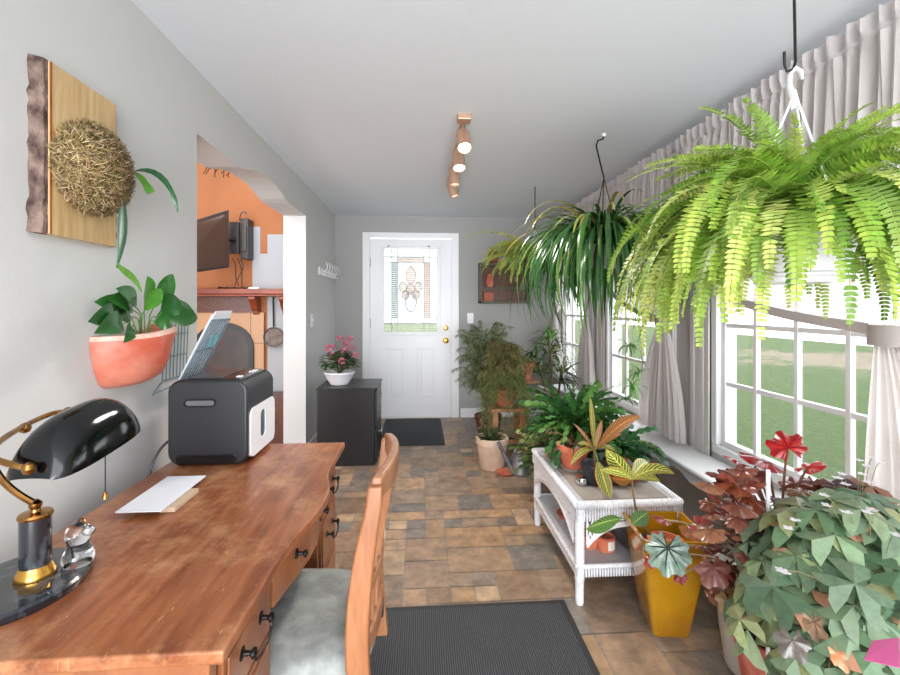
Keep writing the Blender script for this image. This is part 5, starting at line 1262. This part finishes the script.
# ============================================================ YELLOW POT
yc = V((.945, 1.655, 0)); yp = thing('yellow_pot_plant', yc, 'tall square mustard-yellow pot with a striped-leaf plant on a thin stem', 'potted plant')
m = MB()
def sq(cx, cy, hx_, hy_, z, r, n=5, rot=-.12):
    out = []
    for (sx, sy, a0) in ((1, 1, 0), (-1, 1, pi / 2), (-1, -1, pi), (1, -1, 1.5 * pi)):
        for i in range(n + 1):
            a = a0 + pi / 2 * i / n; x = sx * (hx_ - r) + r * cos(a); y = sy * (hy_ - r) + r * sin(a); out.append((cx + x * cos(rot) - y * sin(rot), cy + x * sin(rot) + y * cos(rot), z))
    return out
prev = None
for hh, z, r in ((.066, 0, .016), (.070, .006, .018), (.092, .16, .02), (.113, .32, .02), (.121, .365, .02), (.126, .378, .02), (.124, .386, .02), (.116, .386, .02), (.108, .36, .02), (.098, .28, .02)):
    k = m.ring(sq(yc.x, yc.y, hh, hh, z, r))
    if prev: m.bridge(prev, k)
    else: m.face(k[::-1])
    prev = k
m.face(prev); m.build('pot', YELLOW, yp)
m = MB(); q = m.ring(sq(yc.x, yc.y, .097, .097, .302, .02)); m.face(q); m.build('soil', SOIL, yp, smooth=False)
m = MB(); pot(m, yc + V((.02, .02, .20)), .045, .06, .12); m.build('inner_pot', TERRA, yp)
ZEB = veinmat('zebra_leaf', hx(78, 104, 44), hx(226, 220, 110), hx(186, 150, 70), n=9, slant=1.3, width=.32)
ZEBG = veinmat('green_striped_leaf', hx(44, 92, 46), hx(170, 190, 96), n=10, slant=1.3, width=.16)
y_ = 1.66; top_ = at(632, 479, y=y_); m = MB(); m.tube(bez([yc + V((0, 0, .34)), at(640, 540, y=y_), at(634, 510, y=y_), top_], 10), [.0055 - .0002 * i for i in range(11)], 7); m.build('stem', BSTEM, yp)
bigleaf(yp, ZEB, top_, at(606, 449, y=1.68), .036, .0, side=(.8, -.3, -.6)); bigleaf(yp, ZEB, top_, at(675, 474, y=1.60), .030, .05, side=(.15, -.5, .8)); bigleaf(yp, ZEB, top_, at(648, 462, y=1.76), .028, .03, side=(.5, -.4, -.6)); bigleaf(yp, ZEB, top_, at(600, 470, y=1.58), .018, .03, side=(.1, -.3, .9)); bigleaf(yp, CRO, top_, at(612, 478, y=1.72), .024, -.01, side=(.1, -.4, .9)); bigleaf(yp, ZEB, top_, at(660, 482, y=1.70), .022, .02, side=(.1, -.5, .7))
lo_ = at(638, 522, y=y_); bigleaf(yp, ZEBG, at(620, 519, y=1.6), at(586, 529, y=1.56), .042, .012, side=(.0, -.35, .9), stem_from=lo_); bigleaf(yp, ZEBG, at(632, 524, y=1.6), at(648, 512, y=1.58), .030, .0, side=(.6, -.3, -.8), stem_from=lo_)
# silver begonia leaves leaning over the yellow pot
bw = thing('silver_begonia', (1.10, 1.42, 0), 'begonia in a pale round planter, with silver-green and dark red leaves beside the yellow pot', 'potted plant')
c = V((1.16, 1.42, 0)); m = MB(); m.lathe([(.10, 0), (.115, .01), (.13, .12), (.145, .30), (.15, .33), (.14, .335), (.13, .30)], c, 36); m.build('pot', M('pale_grey_planter', hx(186, 184, 180), .5), bw); soil(bw, c, .133, .29)
mS = MB(); stems_ = MB(); rr = random.Random(81)
SIL, SIL2, DV = hx(172, 186, 180), hx(118, 144, 126), hx(36, 52, 44)
def bleaf(px, py, y, sz, az, el, col, col2, vein, lobes=7, depth=.8, roll=0):
    p = at(px, py, y=y); palmate(mS, p, az, el, sz, lobes, col, col2, depth, roll, vein)
    b = V((c.x, c.y, .30)); stems_.tube(bez([b, b.lerp(p, .5) + V((0, 0, .10)), p], 8), .0035, 5)
RD = [hx(122, 30, 38), hx(150, 40, 44), hx(96, 30, 32)]; BZ = [hx(140, 76, 46), hx(120, 64, 44), hx(150, 96, 66)]
bleaf(668, 548, 1.38, .088, -2.3, -.95, SIL, SIL2, DV, 9, .82); bleaf(690, 530, 1.36, .05, -1.2, -.2, BZ[0], BZ[2], None, 5)
for px, py, y, sz, az, el, cc in ((705, 520, 1.36, .04, 2.6, .1, RD[1]), (716, 545, 1.34, .045, -.4, -.3, RD[0]), (735, 505, 1.36, .05, 2.8, .0, BZ[1]), (664, 520, 1.42, .04, 2.9, .3, RD[0]), (725, 568, 1.30, .05, -1.8, -.7, RD[1]), (742, 572, 1.28, .04, -1.4, -.6, RD[2]), (680, 575, 1.34, .03, -2.4, -1, RD[0]), (752, 545, 1.26, .05, .2, -.3, RD[1]), (650, 560, 1.40, .03, -2.6, -1.0, RD[1]), (748, 590, 1.26, .05, -1.8, -.9, hx(150, 116, 70)), (728, 600, 1.28, .045, -2.0, -.9, hx(158, 130, 84))):
    bleaf(px, py, y, sz, az, el, cc, lerpc(cc, (.5, .2, .15), .25), None, 6, .74)
for i in range(34):
    cc = rr.choice(RD + BZ + [hx(112, 120, 90)]); bleaf(rr.uniform(700, 765), rr.uniform(490, 600), rr.uniform(1.26, 1.42), rr.uniform(.025, .05), rr.uniform(-3, .5), rr.uniform(-.9, .3), cc, lerpc(cc, (.3, .12, .08), .4), None, 6, .76)
stems_.build('stems', M('begonia_stem', hx(146, 120, 80), .5), bw); mS.build('foliage', LEAFG, bw)
# tall red begonia with a white stake
rb = thing('red_begonia', (1.08, 1.30, 0), 'tall begonia with bright red and bronze lobed leaves, held by a white stake', 'potted plant')
c = V((1.09, 1.27, 0)); mS = MB(); stems_ = MB()
m = MB(); pot(m, c, .085, .125, .25, rim=.01, rimh=.03); m.build('pot', PINKT, rb); soil(rb, c, .115, .22)
for px, py, y, sz, az, el, cc, c2 in ((765, 462, 1.22, .075, 2.9, .35, hx(150, 22, 26), hx(120, 24, 30)), (788, 448, 1.25, .07, 1.3, .7, hx(186, 34, 36), hx(140, 20, 26)), (808, 468, 1.25, .05, .2, .5, hx(206, 60, 60), hx(170, 40, 44)), (738, 484, 1.22, .07, 3.0, .1, hx(150, 84, 50), hx(116, 56, 40)), (722, 476, 1.24, .05, 2.9, .25, hx(128, 60, 42), hx(100, 50, 40)), (748, 500, 1.20, .06, -2.2, -.3, hx(140, 72, 44), hx(110, 54, 36)), (738, 462, 1.24, .045, 2.5, .5, hx(170, 60, 44), hx(140, 40, 36)), (780, 500, 1.22, .06, -.6, -.2, hx(116, 36, 34), hx(90, 32, 34)), (752, 524, 1.20, .04, -1.9, -.8, hx(130, 60, 44), hx(104, 44, 38)), (820, 500, 1.28, .06, .3, .2, hx(124, 60, 54), hx(100, 50, 48)), (770, 515, 1.3, .06, -1.0, 0, hx(140, 150, 120), hx(150, 165, 140)), (795, 485, 1.32, .06, 1.0, .3, hx(120, 50, 46), hx(96, 44, 42))):
    p = at(px, py, y=y); palmate(mS, p, az, el, sz, 7, cc, c2, .76, rr.uniform(-.3, .3)); b = V((c.x, c.y, .22)); stems_.tube(bez([b, V((c.x, c.y, p.z * .8 + .05)), p], 8), .0035, 5)
for i in range(44):
    cc = rr.choice([hx(126, 44, 38), hx(140, 76, 50), hx(110, 56, 44), hx(96, 36, 38), hx(120, 90, 64), hx(150, 100, 70)]); p = at(rr.uniform(705, 830), rr.uniform(468, 590), y=rr.uniform(1.14, 1.34)); palmate(mS, p, rr.uniform(-3.1, .8), rr.uniform(-.8, .4), rr.uniform(.03, .06), 6, cc, lerpc(cc, (.25, .12, .08), .5), .76, rr.uniform(-.3, .3)); b = V((c.x, c.y, .22)); stems_.tube(bez([b, V((c.x, c.y, p.z * .8 + .05)), p], 8), .0025, 5)
stems_.build('stems', M('red_stem', hx(120, 82, 62), .5), rb); mS.build('foliage', LEAFG, rb)
m = MB(); a = at(768, 470, y=1.17); m.tube([(a.x, 1.17, .20), a], .0055, 8); m.build('plant_stake', WPLAST, rb)
# purple-leaved and green-leaved shamrock plants in front
def oxalis(root, c, z0, n, rx, ry, hz, seed, cols, size=(.045, .07), petcol=hx(150, 110, 84), cen=None, bite=True):
    rr = random.Random(seed); mf = MB(); ms = MB(); c = V(c); cen = V(cen) if cen else c
    for i in range(n):
        a = rr.uniform(0, 2 * pi); e = rr.uniform(-.35, pi / 2); s = rr.uniform(.72, 1.04); p = cen + V((rx * cos(a) * cos(e) * s, ry * sin(a) * cos(e) * s, z0 + hz * max(-.45, sin(e)) * s))
        b = c + V((rr.uniform(-.05, .05), rr.uniform(-.05, .05), z0 - .03)); ms.tube(bez([b, b.lerp(p, .45) + V((0, 0, hz * .35)), p], 6), .0013, 4, petcol, cap=False)
        nrm = V((cos(a) * cos(e) * .8, sin(a) * cos(e) * .8 - .25, sin(e) * .6 + .75)).normalized(); t1 = nrm.cross(V((rr.uniform(-1, 1), rr.uniform(-1, 1), .1))).normalized(); t2 = nrm.cross(t1); sz = rr.uniform(*size); col = jit(rr.choice(cols), .14); ph = rr.uniform(0, 2 * pi)
        for k in range(3):
            th = ph + 2 * pi * k / 3; d = t1 * cos(th) + t2 * sin(th); sd = nrm.cross(d); dn = -nrm
            q = lambda u, v, w: p + d * (u * sz) + sd * (v * sz) + dn * (w * sz)
            v0 = mf.vert(q(0, 0, 0)); v1 = mf.vert(q(.95, -.72, .52)); v2 = mf.vert(q(.80, 0, .12)); v3 = mf.vert(q(.95, .72, .52)); vm1 = mf.vert(q(.45, -.42, .22)); vm2 = mf.vert(q(.45, .42, .22)); vt1 = mf.vert(q(1.0, -.35, .34)); vt2 = mf.vert(q(1.0, .35, .34))
            cc = jit(col, .06); tipc = hx(206, 150, 120) if (bite and rr.random() < .08) else cc
            mf.face((v0, vm1, v2), cc); mf.face((vm1, v1, vt1, v2), tipc); mf.face((v0, v2, vm2), cc); mf.face((v2, vt2, v3, vm2), cc)
    ms.build('stems', LEAF, root); mf.build('foliage', LEAF, root)
OG = [hx(128, 152, 120), hx(108, 136, 104), hx(146, 168, 130), hx(88, 116, 86), hx(156, 164, 116)]
OP = [hx(92, 48, 58), hx(118, 66, 66), hx(74, 42, 50), hx(140, 100, 84), hx(110, 120, 92)]
c = V((1.12, 1.02, 0)); g1_ = thing('shamrock_plant', c, 'large sage-green shamrock plant spilling over its pinkish terracotta pot at lower right', 'potted plant')
m = MB(); pot(m, c, .10, .15, .33, rim=.012, rimh=.03); m.build('pot', PINKT, g1_); soil(g1_, c, .14, .29)
oxalis(g1_, c + V((-.02, .02, 0)), .45, 250, .285, .23, .31, 91, OG, (.048, .074), hx(140, 104, 70))
c = V((1.29, 1.22, 0)); g2_ = thing('purple_shamrock_plant', c, 'purple-bronze shamrock plant behind the green one, against the window', 'potted plant')
m = MB(); pot(m, c, .09, .13, .30); m.build('pot', TERRA, g2_); soil(g2_, c, .12, .26)
oxalis(g2_, c, .42, 60, .19, .13, .31, 92, OP, (.045, .065), hx(130, 76, 60), bite=False)
def flowers(root, pts, seed):
    rr = random.Random(seed); ms = MB(); base = V(root.location)
    for px, py, y in pts:
        p = at(px, py, y=y); ms.tube(bez([base + V((0, 0, .35)), V(((p.x + base.x) / 2, (p.y + base.y) / 2, p.z - .02)), p], 6), .001, 4, hx(150, 150, 110), cap=False)
        m = MB()
        for k in range(5):
            az = 2 * pi * k / 5 + rr.random(); oval_leaf(m, p, az, .35, .013, .0045, hx(236, 232, 240), n=4, bend=.5, peak=.6)
        m.build('flower', PETAL, root)
    ms.build('flower_stalks', LEAF, root)
flowers(g2_, [(838, 478, 1.05), (845, 484, 1.05), (862, 474, 1.08), (868, 482, 1.05), (858, 460, 1.1), (866, 466, 1.1), (880, 462, 1.12), (842, 474, 1.08), (872, 458, 1.1), (795, 520, 1.0), (788, 528, 1.0)], 5)
flowers(g1_, [(868, 512, .92), (872, 510, .93), (846, 512, .95), (824, 495, 1.0), (897, 535, .85), (785, 572, .90), (826, 505, .98), (780, 570, .92)], 6)
c = V((1.10, .80, 0)); g3_ = thing('curled_leaf_plant', c, 'low plant with curled grey and rust leaves in the bottom right corner', 'potted plant')
m = MB(); pot(m, c, .11, .155, .29, rim=.012, rimh=.03); m.build('pot', PINKT, g3_); soil(g3_, c, .14, .25)
m = MB(); palmate(m, at(792, 640, y=.88), -2.2, -.9, .042, 6, hx(120, 112, 102), hx(92, 86, 80), .75, 0, hx(66, 60, 54)); palmate(m, at(814, 622, y=.86), -1.3, -.9, .038, 6, hx(140, 108, 76), hx(110, 84, 62), .75, 0, hx(60, 50, 44)); palmate(m, at(838, 655, y=.80), -1.2, -.8, .03, 5, hx(204, 120, 84), hx(220, 150, 110), .6)
m.build('foliage', LEAFG, g3_)
oxalis(g3_, c, .30, 46, .19, .13, .13, 93, OG, (.045, .062), hx(130, 90, 60))
m = MB(); P4 = [at(864, 660, y=.74), at(900, 668, y=.70), at(899, 638, y=.78), at(873, 641, y=.80)]; quadbox(m, P4, .0008); tag(m.build('paper_tag', BOOKPINK, smooth=False), 'bright pink paper tag tucked in the plant at the bottom right corner', 'paper tag')
